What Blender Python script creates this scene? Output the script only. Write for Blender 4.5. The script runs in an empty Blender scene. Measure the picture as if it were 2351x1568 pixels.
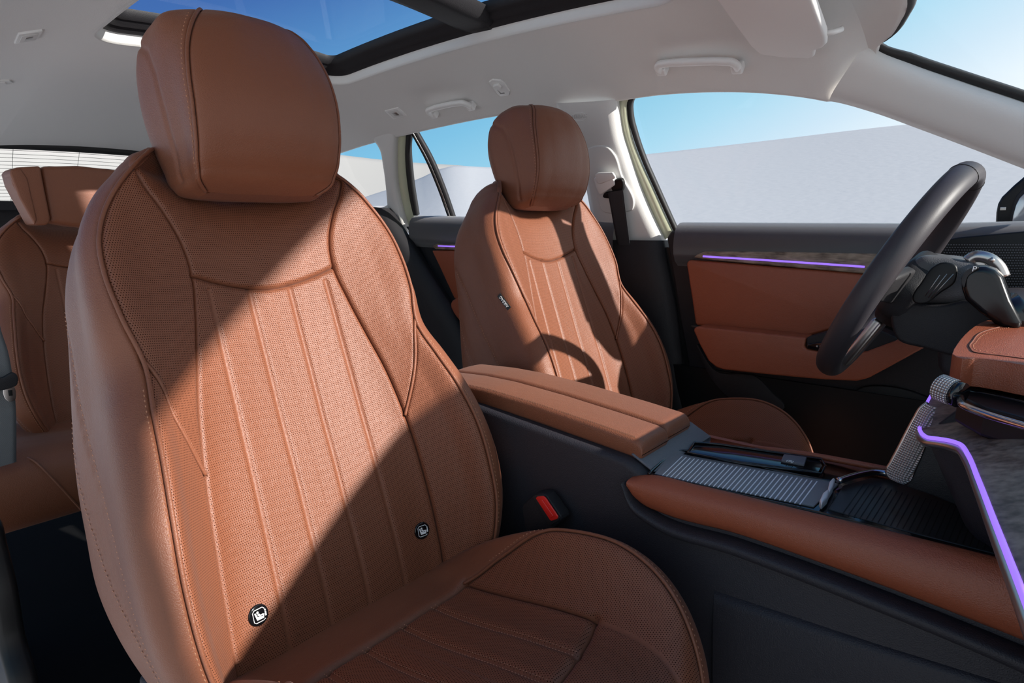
import bpy, math, random
import numpy as np
from mathutils import Vector, Matrix
from mathutils.kdtree import KDTree
random.seed(4); np.random.seed(4)
SC = bpy.context.scene
COL = SC.collection

# ------------------------------------------------------------------ camera
W_, H_ = 2351, 1568
FPX = 1428.0
CAM = np.array([.785, -.799, .908])
_y, _p, _r = .705, .184, -.007
FW = np.array([-math.sin(_y)*math.cos(_p), math.cos(_y)*math.cos(_p), -math.sin(_p)])
_R = np.array([math.cos(_y), math.sin(_y), 0.]); _U = np.cross(_R, FW)
R2 = math.cos(_r)*_R + math.sin(_r)*_U; U2 = -math.sin(_r)*_R + math.cos(_r)*_U
cd = bpy.data.cameras.new('camera'); cam = bpy.data.objects.new('camera', cd); COL.objects.link(cam)
cd.sensor_fit = 'HORIZONTAL'; cd.sensor_width = 36.0; cd.lens = FPX/W_*36.0
cd.clip_start = .02; cd.clip_end = 500
mw = Matrix.Identity(4)
for i in range(3):
    mw[i][0] = R2[i]; mw[i][1] = U2[i]; mw[i][2] = -FW[i]; mw[i][3] = CAM[i]
cam.matrix_world = mw
SC.camera = cam

def at(px, py, ax, v):
    """point of the car seen at photo pixel px,py on the plane ax = v"""
    d = R2*(px-W_/2)/FPX + U2*(H_/2-py)/FPX + FW
    i = 'xyz'.index(ax); t = (v-CAM[i])/d[i]
    return CAM + d*t
def atp(px, py, n, dd):
    d = R2*(px-W_/2)/FPX + U2*(H_/2-py)/FPX + FW
    n = np.array(n, float); t = (dd-n@CAM)/(n@d)
    return CAM + d*t

# ------------------------------------------------------------------ view, world, sun
SC.view_settings.view_transform = 'Standard'; SC.view_settings.look = 'None'
SC.view_settings.gamma = 1.0; SC.view_settings.use_curve_mapping = False
SC.view_settings.exposure = 0.0
SUN_DIR = np.array([1., .20, .45])
SUN_STRENGTH = 9.0
wd = bpy.data.worlds.new('sky'); SC.world = wd; wd.use_nodes = True
nt = wd.node_tree; nt.nodes.clear()
def N(t, **k):
    n = nt.nodes.new(t)
    for a, b in k.items(): setattr(n, a, b)
    return n
tc = N('ShaderNodeTexCoord')
sep = N('ShaderNodeSeparateXYZ'); nt.links.new(tc.outputs['Generated'], sep.inputs[0])
# haze grows towards the horizon and towards the front of the car, where the sun stands
def M_(op, a, b=None):
    n = N('ShaderNodeMath', operation=op)
    for i, v in enumerate((a, b)):
        if v is None: continue
        if isinstance(v, (int, float)): n.inputs[i].default_value = v
        else: nt.links.new(v, n.inputs[i])
    return n.outputs[0]
front = M_('MULTIPLY', sep.outputs[0], .50)
elev = M_('SUBTRACT', sep.outputs[2], front)
cr = N('ShaderNodeValToRGB'); nt.links.new(elev, cr.inputs[0])
el = cr.color_ramp.elements
el[0].position = .18; el[0].color = (.83, .90, .96, 1)
el[1].position = 1.0; el[1].color = (.022, .075, .27, 1)
for p, c in ((.26, (.61, .77, .90, 1)), (.35, (.40, .68, .85, 1)), (.41, (.305, .61, .80, 1)), (.49, (.205, .515, .75, 1)), (.55, (.17, .445, .70, 1)), (.60, (.135, .36, .65, 1)), (.66, (.085, .245, .525, 1)), (.72, (.055, .15, .42, 1))):
    e = el.new(p); e.color = c
bg = N('ShaderNodeBackground'); bg.inputs['Strength'].default_value = 1.1
nt.links.new(cr.outputs[0], bg.inputs[0])
wo = N('ShaderNodeOutputWorld'); nt.links.new(bg.outputs[0], wo.inputs[0])
sl = bpy.data.lights.new('sun', 'SUN'); sl.energy = SUN_STRENGTH; sl.angle = math.radians(.55); sl.color = (1, .945, .88)
so = bpy.data.objects.new('sun', sl); COL.objects.link(so)
so.rotation_euler = Vector(SUN_DIR).to_track_quat('Z', 'Y').to_euler()
so.location = (2, 2, 4)

# ------------------------------------------------------------------ materials
def mat(name, col, rough=.5, metal=0., bump=None, perf=False, spec=.5, sheen=0., emit=None, coat=0., vary=0.):
    """bump: list of (kind, scale, distance)"""
    m = bpy.data.materials.new(name); m.use_nodes = True
    t = m.node_tree; b = t.nodes['Principled BSDF']
    b.inputs['Roughness'].default_value = rough; b.inputs['Metallic'].default_value = metal
    b.inputs['Specular IOR Level'].default_value = spec
    b.inputs['Coat Weight'].default_value = coat; b.inputs['Coat Roughness'].default_value = .05
    if sheen:
        b.inputs['Sheen Weight'].default_value = sheen; b.inputs['Sheen Roughness'].default_value = .5
    L = t.links.new
    def node(k, **kw):
        n = t.nodes.new(k)
        for a, c in kw.items(): setattr(n, a, c)
        return n
    def math_(op, a, c=None, clamp=False):
        n = node('ShaderNodeMath', operation=op); n.use_clamp = clamp
        for i, v in enumerate((a, c)):
            if v is None: continue
            if isinstance(v, (int, float)): n.inputs[i].default_value = v
            else: L(v, n.inputs[i])
        return n.outputs[0]
    co = node('ShaderNodeTexCoord')
    rgb = node('ShaderNodeRGB'); rgb.outputs[0].default_value = (*col, 1)
    base = rgb.outputs[0]
    if vary:
        nz = node('ShaderNodeTexNoise'); nz.inputs['Scale'].default_value = 9; L(co.outputs['Object'], nz.inputs['Vector'])
        f = math_('MULTIPLY', math_('SUBTRACT', nz.outputs['Fac'], .5), vary)
        hs = node('ShaderNodeHueSaturation'); L(base, hs.inputs['Color']); L(math_('ADD', f, 1.), hs.inputs['Value']); base = hs.outputs[0]
    h = None
    for kind, sc, dist in (bump or []):
        if kind == 'noise':
            n = node('ShaderNodeTexNoise'); n.inputs['Scale'].default_value = sc; n.inputs['Detail'].default_value = 2; o = n.outputs['Fac']; vec = co.outputs['Object']
        elif kind == 'cells':
            n = node('ShaderNodeTexVoronoi', feature='SMOOTH_F1'); n.inputs['Scale'].default_value = sc; o = n.outputs['Distance']; vec = co.outputs['Object']
        elif kind == 'weave':
            n = node('ShaderNodeTexWave', bands_direction='DIAGONAL'); n.inputs['Scale'].default_value = sc; o = n.outputs['Fac']; vec = co.outputs['Object']
        L(vec, n.inputs['Vector'])
        bp = node('ShaderNodeBump'); bp.inputs['Strength'].default_value = 1.; bp.inputs['Distance'].default_value = dist
        L(o, bp.inputs['Height'])
        if h: L(h, bp.inputs['Normal'])
        h = bp.outputs[0]
    if perf:
        pitch = .0031
        uv = node('ShaderNodeSeparateXYZ'); L(co.outputs['UV'], uv.inputs[0])
        u = math_('MULTIPLY', uv.outputs[0], 1/pitch); v = math_('MULTIPLY', uv.outputs[1], 1/(pitch*.866))
        row = math_('FLOOR', v)
        u2 = math_('ADD', u, math_('MULTIPLY', math_('MODULO', math_('ABSOLUTE', row), 2.), .5))
        fx = math_('SUBTRACT', math_('FRACT', u2), .5); fy = math_('MULTIPLY', math_('SUBTRACT', math_('FRACT', v), .5), .866)
        d = math_('SQRT', math_('ADD', math_('MULTIPLY', fx, fx), math_('MULTIPLY', fy, fy)))
        att = node('ShaderNodeAttribute', attribute_name='perf')
        hole = math_('MULTIPLY', math_('LESS_THAN', d, .185), math_('GREATER_THAN', att.outputs['Fac'], .5))
        mx = node('ShaderNodeMix', data_type='RGBA'); L(hole, mx.inputs['Factor']); L(base, mx.inputs['A'])
        mx.inputs['B'].default_value = (col[0]*.10, col[1]*.07, col[2]*.06, 1); base = mx.outputs['Result']
        L(math_('MULTIPLY', math_('SUBTRACT', 1., hole), spec), b.inputs['Specular IOR Level'])
        bp = node('ShaderNodeBump'); bp.inputs['Strength'].default_value = .6; bp.inputs['Distance'].default_value = .0006
        dimple = math_('MULTIPLY', math_('MINIMUM', d, .4), att.outputs['Fac'])
        L(dimple, bp.inputs['Height'])
        if h: L(h, bp.inputs['Normal'])
        h = bp.outputs[0]
    L(base, b.inputs['Base Color'])
    if h: L(h, b.inputs['Normal'])
    if emit:
        b.inputs['Emission Color'].default_value = (*emit[0], 1); b.inputs['Emission Strength'].default_value = emit[1]
    return m

LEA = (.196, .0655, .031)
GRAIN = [('cells', 900, .00035), ('noise', 60, .0005)]
M = dict(
 leather=mat('brown_leather', LEA, .48, spec=.42, bump=GRAIN, sheen=.05, vary=.12),
 leather_perf=mat('perforated_brown_leather', LEA, .48, spec=.42, bump=GRAIN, perf=True, sheen=.05, vary=.12),
 leather_red=mat('reddish_brown_leather', (.27, .068, .030), .46, bump=GRAIN, vary=.1),
 piping=mat('dark_brown_piping', (.16, .045, .02), .45),
 thread=mat('tan_thread', (.42, .19, .105), .6),
 thread_dark=mat('brown_thread', (.12, .035, .016), .6),
 blackp=mat('soft_black_plastic', (.017, .016, .018), .55, spec=.3, bump=[('cells', 1100, .0003)]),
 blackt=mat('textured_black_panel', (.024, .022, .027), .55, spec=.35, bump=[('cells', 800, .0004)]),
 blackd=mat('deep_black_plastic', (.006, .006, .0065), .45, spec=.3),
 selector=mat('satin_black', (.006, .006, .007), .22, spec=.4),
 gloss=mat('piano_black', (.004, .004, .005), .12, spec=.35, coat=.35),
 greyp=mat('grey_grained_plastic', (.11, .11, .125), .5, bump=[('cells', 700, .0005)]),
 belttop=mat('soft_grey_black_trim', (.035, .032, .037), .38, spec=.8, sheen=.5, bump=[('weave', 500, .0002)]),
 liner=mat('headliner_fabric', (.72, .705, .68), .9, bump=[('noise', 900, .0003)], sheen=.2),
 linerp=mat('light_grey_plastic', (.68, .67, .65), .5, bump=[('noise', 400, .0002)]),
 handle=mat('smooth_light_plastic', (.80, .79, .77), .35),
 visor=mat('visor_fabric', (.84, .83, .81), .85, bump=[('noise', 900, .0002)]),
 paint=mat('pale_green_paint', (.56, .58, .42), .25, coat=.6),
 rubber=mat('black_rubber', (.015, .015, .016), .6),
 chrome=mat('brushed_chrome', (.62, .58, .56), .16, metal=1.),
 latch=mat('polished_silver', (.9, .88, .86), .4, metal=.55),
 satin=mat('satin_metal', (.5, .47, .45), .32, metal=1.),
 carpet=mat('black_carpet', (.007, .007, .0075), .95, spec=.05, bump=[('noise', 900, .001)]),
 webbing=mat('dark_webbing', (.018, .018, .022), .6, bump=[('weave', 350, .0003)]),
 webgrey=mat('grey_webbing', (.13, .135, .14), .55, bump=[('weave', 300, .0004)]),
 red=mat('red_plastic', (.72, .022, .016), .35),
 white=mat('white_print', (.8, .8, .8), .5),
 led=mat('violet_light', (.2, .1, .6), .4, emit=((.30, .155, .90), 1.15)),
 sand=mat('pale_dune', (.42, .425, .44), .95, bump=[('noise', 3, .01)]),
)

def wood_mat():
    m = mat('grey_brown_wood', (.19, .13, .095), .5); t = m.node_tree; b = t.nodes['Principled BSDF']
    co = t.nodes.new('ShaderNodeTexCoord'); mp = t.nodes.new('ShaderNodeMapping'); mp.inputs['Scale'].default_value = (45, 120, 320); mp.inputs['Rotation'].default_value = (0, .12, .5)
    n = t.nodes.new('ShaderNodeTexNoise'); n.inputs['Scale'].default_value = 1.; n.inputs['Detail'].default_value = 4
    t.links.new(co.outputs['Object'], mp.inputs[0]); t.links.new(mp.outputs[0], n.inputs['Vector'])
    n2 = t.nodes.new('ShaderNodeTexNoise'); n2.inputs['Scale'].default_value = 28; t.links.new(co.outputs['Object'], n2.inputs['Vector'])
    a = t.nodes.new('ShaderNodeMath'); a.operation = 'ADD'; t.links.new(n.outputs['Fac'], a.inputs[0]); t.links.new(n2.outputs['Fac'], a.inputs[1])
    r = t.nodes.new('ShaderNodeValToRGB'); r.color_ramp.elements[0].position = .75; r.color_ramp.elements[0].color = (.085, .055, .038, 1); r.color_ramp.elements[1].position = 1.25; r.color_ramp.elements[1].color = (.30, .225, .165, 1)
    d = t.nodes.new('ShaderNodeMath'); d.operation = 'MULTIPLY'; d.inputs[1].default_value = 1.; t.links.new(a.outputs[0], d.inputs[0])
    r.color_ramp.elements[0].position = .38; r.color_ramp.elements[1].position = .62; d.inputs[1].default_value = .5
    t.links.new(d.outputs[0], r.inputs[0]); t.links.new(r.outputs[0], b.inputs['Base Color'])
    return m

# ------------------------------------------------------------------ helpers
def link(o, parent=None):
    COL.objects.link(o)
    if parent is not None:
        o.parent = parent
        if parent.type == 'EMPTY' and parent.parent is None: o.location = -parent.location      # geometry is given in car coordinates
    return o
def mesh(name, V, Fc, m, parent=None, smooth=True, uv=None, attr=None):
    me = bpy.data.meshes.new(name)
    me.from_pydata([tuple(float(c) for c in v) for v in V], [], [tuple(int(i) for i in f) for f in Fc])
    if smooth: me.polygons.foreach_set('use_smooth', [True]*len(me.polygons))
    if uv is not None:
        ul = me.uv_layers.new(name='UVMap')
        idx = np.zeros(len(me.loops), dtype=np.int32); me.loops.foreach_get('vertex_index', idx)
        ul.data.foreach_set('uv', np.asarray(uv, dtype=np.float32)[idx].ravel())
    if attr is not None:
        a = me.attributes.new('perf', 'FLOAT', 'POINT'); a.data.foreach_set('value', np.asarray(attr, dtype=np.float32))
    if m is not None: me.materials.append(m)
    me.update()
    return link(bpy.data.objects.new(name, me), parent)
def empty(name, loc=(0, 0, 0), label=None, cat=None, group=None):
    o = bpy.data.objects.new(name, None); COL.objects.link(o); o.location = loc; o.empty_display_size = .05
    return tag(o, label, cat, group)
def tag(o, label=None, cat=None, group=None, kind=None):
    if label: o['label'] = label
    if cat: o['category'] = cat
    if group: o['group'] = group
    if kind: o['kind'] = kind
    return o
def bevel(o, w, seg=3, angle=35):
    md = o.modifiers.new('bevel', 'BEVEL'); md.width = w; md.segments = seg; md.limit_method = 'ANGLE'; md.angle_limit = math.radians(angle)
    md.harden_normals = False
    return o
def grid_faces(nr, nc, wrap=False, flip=False):
    F = []
    for i in range(nr-1):
        for j in range(nc-1 if not wrap else nc):
            j2 = (j+1) % nc
            f = (i*nc+j, i*nc+j2, (i+1)*nc+j2, (i+1)*nc+j)
            F.append(f[::-1] if flip else f)
    return F
def hermite(ts, P, x):
    """cubic through points P (k,d) at parameters ts, at x (n,)"""
    ts = np.asarray(ts, float); P = np.asarray(P, float); x = np.clip(x, ts[0], ts[-1])
    h = np.diff(ts)[:, None]; d = np.diff(P, axis=0)/h
    m = np.zeros_like(P); m[0] = d[0]; m[-1] = d[-1]
    m[1:-1] = (d[:-1]*h[1:]+d[1:]*h[:-1])/(h[1:]+h[:-1])
    k = np.clip(np.searchsorted(ts, x, side='right')-1, 0, len(ts)-2)
    hh = h[k]; u = ((x-ts[k])[:, None])/hh
    return ((2*u**3-3*u**2+1)*P[k] + (u**3-2*u**2+u)*hh*m[k] + (-2*u**3+3*u**2)*P[k+1] + (u**3-u**2)*hh*m[k+1])
def curve_pts(P, n):
    P = np.asarray(P, float); L = np.r_[0, np.cumsum(np.linalg.norm(np.diff(P, axis=0), axis=1))]
    return hermite(L, P, np.linspace(0, L[-1], n))
def resample(P, step):
    P = np.asarray(P, float); L = np.r_[0, np.cumsum(np.linalg.norm(np.diff(P, axis=0), axis=1))]
    n = max(2, int(L[-1]/step)+1); x = np.linspace(0, L[-1], n)
    return np.stack([np.interp(x, L, P[:, i]) for i in range(3)], 1)
def tube_geo(P, r, k=8, closed=False, flat=None, up=(0, 0, 1)):
    P = np.asarray(P, float); n = len(P)
    T = np.gradient(P, axis=0)
    if closed: T = np.roll(P, -1, 0)-np.roll(P, 1, 0)
    T /= np.linalg.norm(T, axis=1)[:, None]+1e-12
    up = np.array(up, float); A = np.cross(T, up); bad = np.linalg.norm(A, axis=1) < 1e-3
    A[bad] = np.cross(T[bad], (1, .1, 0)); A /= np.linalg.norm(A, axis=1)[:, None]; B = np.cross(A, T)
    r = np.broadcast_to(r, (n,)); V = []
    for i in range(n):
        for j in range(k):
            a = 2*math.pi*j/k
            V.append(P[i]+A[i]*math.cos(a)*r[i]*(flat[0] if flat else 1)+B[i]*math.sin(a)*r[i]*(flat[1] if flat else 1))
    F = []
    for i in range(n if closed else n-1):
        i2 = (i+1) % n
        for j in range(k):
            j2 = (j+1) % k; F.append((i*k+j, i*k+j2, i2*k+j2, i2*k+j))
    if not closed:
        F.append(tuple(range(k))[::-1]); F.append(tuple((n-1)*k+j for j in range(k)))
    return V, F
def tube(name, P, r, m, parent=None, k=8, **kw):
    V, F = tube_geo(P, r, k, **kw); return mesh(name, V, F, m, parent)
class MB:
    def __init__(s): s.V = []; s.F = []
    def add(s, V, F):
        b = len(s.V); s.V += [tuple(v) for v in V]; s.F += [tuple(i+b for i in f) for f in F]
    def box(s, c, sz, R=None):
        c = np.array(c, float); sz = np.array(sz, float)/2
        V = []
        for x in (-1, 1):
            for y in (-1, 1):
                for z in (-1, 1):
                    v = np.array([x, y, z])*sz
                    if R is not None: v = R@v
                    V.append(c+v)
        s.add(V, [(0, 1, 3, 2), (4, 6, 7, 5), (0, 4, 5, 1), (2, 3, 7, 6), (0, 2, 6, 4), (1, 5, 7, 3)])
    def prism(s, P, d):
        """polygon P extruded by vector d"""
        P = [np.array(p, float) for p in P]; d = np.array(d, float); n = len(P)
        V = P+[p+d for p in P]
        F = [tuple(range(n))[::-1], tuple(range(n, 2*n))]+[(i, (i+1) % n, n+(i+1) % n, n+i) for i in range(n)]
        s.add(V, F)
    def tube(s, P, r, k=8, **kw): s.add(*tube_geo(P, r, k, **kw))
    def build(s, name, m, parent=None, smooth=False):
        return mesh(name, s.V, s.F, m, parent, smooth)
def fix_normals(o):
    import bmesh
    bm = bmesh.new(); bm.from_mesh(o.data); bmesh.ops.recalc_face_normals(bm, faces=bm.faces[:]); bm.to_mesh(o.data); bm.free()
    return o
def plate(name, P, d, m, parent=None, bw=.004, seg=3):
    b = MB(); b.prism(P, d); o = fix_normals(b.build(name, m, parent, smooth=True))
    return bevel(o, bw, seg)
def rot(ax, a):
    return np.array(Matrix.Rotation(a, 3, ax))
def frame_mat(xv, yv):
    x = np.array(xv, float); x /= np.linalg.norm(x); z = np.cross(x, yv); z /= np.linalg.norm(z); y = np.cross(z, x)
    return np.stack([x, y, z], 1)

def absorb(o, mb, m):
    """sew stitches into the mesh of the panel they run on"""
    import bmesh
    tmp = bpy.data.meshes.new('tmp'); tmp.from_pydata([tuple(v) for v in mb.V], [], mb.F); tmp.update()
    o.data.materials.append(m); k = len(o.data.materials)-1
    tmp.polygons.foreach_set('material_index', [k]*len(tmp.polygons))
    bm = bmesh.new(); bm.from_mesh(o.data); bm.from_mesh(tmp); bm.to_mesh(o.data); bm.free()
    bpy.data.meshes.remove(tmp)
    return o
# panelled upholstery ---------------------------------------------------------
class Skin:
    """a surface S(s,q) with seam grooves; patches are cut out of it along the seams"""
    def __init__(self, fn, seams, puff=0.):
        self.fn = fn; self.seams = []; self.puff = puff
        for sd in seams:      # (list of (s,q) , depth, width)
            sq = np.array(sd[0], float)
            L = np.r_[0, np.cumsum(np.abs(np.diff(sq, axis=0)).sum(1)*100)]
            x = np.linspace(0, L[-1], 160)
            sq2 = np.stack([np.interp(x, L, sq[:, 0]), np.interp(x, L, sq[:, 1])], 1)
            P = fn(sq2[:, 0], sq2[:, 1]); P = resample(P, .0007)
            kd = KDTree(len(P))
            for i, p in enumerate(P): kd.insert(p, i)
            kd.balance(); self.seams.append((kd, sd[1], sd[2], len(sd) > 3))
    def patch(self, name, s0, s1, qa, qb, m, parent, ns, nq, perf=False, lift=0., mapfn=None):
        qa_ = qa if callable(qa) else (lambda s: np.full_like(s, qa)); qb_ = qb if callable(qb) else (lambda s: np.full_like(s, qb))
        tt = np.linspace(0, 1, ns); ss = s0+(s1-s0)*(.45*tt+.55*(.5-.5*np.cos(math.pi*tt))); S = np.repeat(ss[None], nq, 0); r = np.linspace(0, 1, nq)[:, None]; r = .55*r+.45*(.5-.5*np.cos(math.pi*r))
        Q = qa_(ss)[None]*(1-r)+qb_(ss)[None]*r
        e = 1e-3
        f = lambda a, b: self.fn(a.ravel(), b.ravel()).reshape(*a.shape, 3)
        P = f(S, Q); ds = f(S+e*3, Q)-f(S-e*3, Q); dq = f(S, Q+e)-f(S, Q-e)
        Nn = np.cross(ds, dq); Nn /= np.linalg.norm(Nn, axis=2)[..., None]+1e-12
        if self.flip: Nn = -Nn
        du = np.linalg.norm(np.diff(P, axis=1), axis=2); dv = np.linalg.norm(np.diff(P, axis=0), axis=2)
        uu = np.cumsum(np.c_[np.zeros(nq), du], 1); mid = uu[:, ns//2:ns//2+1]; uu = uu-mid
        vv = np.cumsum(np.r_[np.zeros((1, ns)), dv], 0)
        Pf = P.reshape(-1, 3); disp = np.full(len(Pf), lift); md = np.full(len(Pf), 9.)
        for kd, dep, wid, cut in self.seams:
            for i, p in enumerate(Pf):
                d = kd.find(p)[2]
                if d < wid*3.2: disp[i] -= dep*math.exp(-(d/wid)**2)+(.005*math.exp(-(d/.0009)**2) if cut else 0.)
                if d < md[i]: md[i] = d
        V = Pf+Nn.reshape(-1, 3)*disp[:, None]
        att = np.clip((md-.0022)/.0012, 0, 1) if perf else None
        if self.uvf: U_, V_ = self.uvf(Pf)
        else: U_, V_ = uu.ravel(), vv.ravel()
        o = mesh(name, V, grid_faces(nq, ns, flip=self.flip), m, parent, uv=np.stack([U_, V_], 1), attr=att)
        return o
    flip = False; uvf = None
    def line(self, sq, off=0., step=.003, shift=0.):
        """3D polyline along (s,q) polyline raised by off and moved sideways by shift"""
        sq = np.array(sq, float)
        L = np.r_[0, np.cumsum(np.abs(np.diff(sq, axis=0)).sum(1)*100)]; x = np.linspace(0, L[-1], 200)
        a = np.interp(x, L, sq[:, 0]); b = np.interp(x, L, sq[:, 1]); e = 1e-3
        P = self.fn(a, b); ds = self.fn(a+3*e, b)-self.fn(a-3*e, b); dq = self.fn(a, b+e)-self.fn(a, b-e)
        Nn = np.cross(ds, dq); Nn /= np.linalg.norm(Nn, axis=1)[:, None]+1e-12
        if self.flip: Nn = -Nn
        T = np.gradient(P, axis=0); T /= np.linalg.norm(T, axis=1)[:, None]+1e-12
        Bn = np.cross(Nn, T)
        P2 = P+Nn*off+Bn*shift
        Lc = np.r_[0, np.cumsum(np.linalg.norm(np.diff(P2, axis=0), axis=1))]; n = max(2, int(Lc[-1]/step)+1); xx = np.linspace(0, Lc[-1], n)
        f = lambda A: np.stack([np.interp(xx, Lc, A[:, i]) for i in range(3)], 1)
        return f(P2), f(Nn)
def add_stitches(mb, P, Nn, length=.0042, pitch=.0062, r=.0007):
    L = np.r_[0, np.cumsum(np.linalg.norm(np.diff(P, axis=0), axis=1))]; n = int(L[-1]/pitch)
    for k in range(n):
        a = k*pitch; b = a+length
        p = np.array([np.interp(a, L, P[:, i]) for i in range(3)]); q = np.array([np.interp(b, L, P[:, i]) for i in range(3)])
        nn = np.array([np.interp(a, L, Nn[:, i]) for i in range(3)]); t = q-p; ln = np.linalg.norm(t)
        if ln < 1e-6: continue
        t /= ln; s = np.cross(nn, t)
        mid = (p+q)/2
        V = [p-nn*r*.6, mid-s*r*1.1+nn*r*.2, mid+s*r*1.1+nn*r*.2, q-nn*r*.6, mid+nn*r*1.3]
        mb.add(V, [(0, 1, 4), (1, 3, 4), (3, 2, 4), (2, 0, 4)])

# ------------------------------------------------------------------ seats
UPV = np.array([-.335, 0, .942]); NV = np.array([.942, 0, .335]); BITE = np.array([.13, 0, .402])
def sb(t, w, n): return BITE+UPV*t+NV*n+np.array([0, w, 0])
#            t     a     na    pw    pn    cw   cn     sw    sn    rw    rn    c0
BACK = [(-.09, .150, -.02, .165, -.01, .175, -.02, .180, -.03, .170, -.05, -.02),
        (-.05, .155, .005, .180, .040, .195, .035, .202, -.015, .190, -.072, .000),
        (.00, .157, .018, .200, .080, .214, .075, .218, -.02, .206, -.096, .008),
        (.06, .157, .026, .214, .102, .229, .098, .230, -.02, .219, -.122, .012),
        (.13, .154, .032, .218, .110, .234, .108, .236, -.02, .226, -.14, .012),
        (.20, .149, .035, .214, .110, .231, .106, .236, -.02, .226, -.135, .012),
        (.26, .142, .035, .206, .098, .223, .094, .234, -.02, .224, -.13, .010),
        (.31, .134, .033, .198, .080, .215, .076, .230, -.02, .221, -.12, .010),
        (.36, .122, .029, .190, .064, .206, .058, .224, -.02, .216, -.11, .010),
        (.42, .108, .025, .200, .060, .213, .050, .217, -.02, .210, -.10, .010),
        (.47, .100, .022, .203, .052, .213, .040, .212, -.022, .205, -.095, .011),
        (.51, .104, .024, .198, .046, .208, .032, .205, -.028, .196, -.09, .012),
        (.55, .119, .030, .181, .042, .192, .028, .190, -.03, .180, -.08, .006),
        (.58, .135, .036, .160, .041, .172, .026, .170, -.035, .158, -.07, -.008),
        (.60, .138, .036, .142, .037, .154, .022, .152, -.035, .142, -.065, -.025),
        (.62, .119, .024, .122, .026, .136, .012, .135, -.035, .126, -.06, -.040),
        (.636, .096, .004, .101, .008, .115, -.002, .112, -.04, .10, -.06, -.05),
        (.645, .07, -.03, .074, -.028, .08, -.032, .08, -.05, .07, -.06, -.055)]
BT = np.array([b[0] for b in BACK])
def back_nodes(b):
    t, a, na, pw, pn, cw, cn, sw, sn, rw, rn, c = b
    k = .5 if t < .5 else .62
    mid = ((a+pw)/2, na+(pn-na)*.52+.002) if t > .33 else ((a*.45+pw*.55), na+(pn-na)*.50)
    return [(0, c), (a*.5, c+(na-c)*.22), (a, na), mid, (pw, pn), (cw, cn), (sw, sn), (rw, rn), (rw-.05, rn-.028), (0, rn-.036)]
BN = np.array([np.array(back_nodes(b)).ravel() for b in BACK])
def seatback(s, q):
    s = np.asarray(s, float); q = np.asarray(q, float)
    s = np.where(s > 9, s-18, s); s = np.where(s < -9, s+18, s)
    nd = hermite(BT, BN, q).reshape(-1, 10, 2)
    sg = np.where(s < 0, -1., 1.); a = np.abs(s); k = np.clip(np.floor(a).astype(int), 0, 8); u = (a-k)[:, None]
    def get(i):
        n = len(i); j = np.abs(i); fl = np.where(i < 0, -1., 1.)
        over = j > 9; j = np.where(over, 18-j, j); fl = np.where(over, -1., fl)
        p = nd[np.arange(n), j].copy(); p[:, 0] *= fl; return p
    p0, p1, p2, p3 = get(k-1), get(k), get(k+1), get(k+2)
    # chord-weighted tangents keep the curve from overshooting
    d1 = np.linalg.norm(p2-p1, axis=1)[:, None]+1e-6; d0 = np.linalg.norm(p1-p0, axis=1)[:, None]+1e-6; d2 = np.linalg.norm(p3-p2, axis=1)[:, None]+1e-6
    m1 = ((p1-p0)/d0*d1+(p2-p1)/d1*d0)/(d0+d1)*d1
    m2 = ((p2-p1)/d1*d2+(p3-p2)/d2*d1)/(d1+d2)*d1
    c = (2*u**3-3*u**2+1)*p1+(u**3-2*u**2+u)*m1+(-2*u**3+3*u**2)*p2+(u**3-u**2)*m2
    return BITE+UPV*q[:, None]+NV*c[:, 1:2]+np.stack([0*s, c[:, 0]*sg, 0*s], 1)
YOKE = lambda s: .447+.022*(np.abs(s)/2)**1.6
def WL(s):      # wing / bolster seam, from the notch at s=4 down to the insert seam at s=2
    u = np.clip((np.abs(s)-2)/2, 0, 1); return .231+(.368-.231)*u**.95
def a_at(q): return hermite(BT, BN, np.atleast_1d(np.asarray(q, float)))[:, 4]
def s_for_w(w, q):   # iso-width line inside the insert (quadratic-ish inverse by search)
    lo, hi = 0., 2.
    for _ in range(30):
        mid = (lo+hi)/2
        if seatback(np.array([mid]), np.array([q]))[0, 1] < w: lo = mid
        else: hi = mid
    return lo
TOPQ, BOTQ = .645, -.09
def flute(w0, w1, sg, q0=-.08, n=26):
    r = []
    for i in range(n):
        q = q0+(.449-q0)*i/(n-1); f = i/(n-1); w = w1+(w0-w1)*f
        s = s_for_w(w, q); r.append((sg*s, min(q, float(YOKE(s)))))
    return r
insL = [(2, q) for q in np.linspace(BOTQ, TOPQ, 40)]
pipe = [(4, q) for q in np.linspace(BOTQ, TOPQ, 40)]
wing = [(s, float(WL(s))) for s in np.linspace(2, 4, 14)]
yoke = [(s, float(YOKE(s))) for s in np.linspace(-2, 2, 30)]
def pick(px, py, fn, loc, s0, s1, q0, q1, ns=240, nq=240):
    for it in range(3):
        S, Q = np.meshgrid(np.linspace(s0, s1, ns), np.linspace(q0, q1, nq)); P = fn(S.ravel(), Q.ravel())+np.array(loc)
        d = P-CAM; zc = d@FW; u = W_/2+FPX*(d@R2)/zc; v = H_/2-FPX*(d@U2)/zc
        i = int(np.argmin((u-px)**2+(v-py)**2)); s, q = S.ravel()[i], Q.ravel()[i]
        ws, wq = (s1-s0)/ns*4, (q1-q0)/nq*4; s0, s1, q0, q1 = s-ws, s+ws, q-wq, q+wq; ns = nq = 40
    e = 1e-3; f = lambda a, b: fn(np.array([a]), np.array([b]))[0]
    n = np.cross(f(s+e, q)-f(s-e, q), f(s, q+e)-f(s, q-e)); n /= np.linalg.norm(n)
    P = f(s, q)+np.array(loc)
    if n@(CAM-P) < 0: n = -n
    return P, n, s, q
seamA = [(5.2, -.06), (5.35, .02), (5.6, .09), (5.85, .17), (6.05, .26), (6.3, .34), (6.55, .41), (6.9, .47)]
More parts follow.
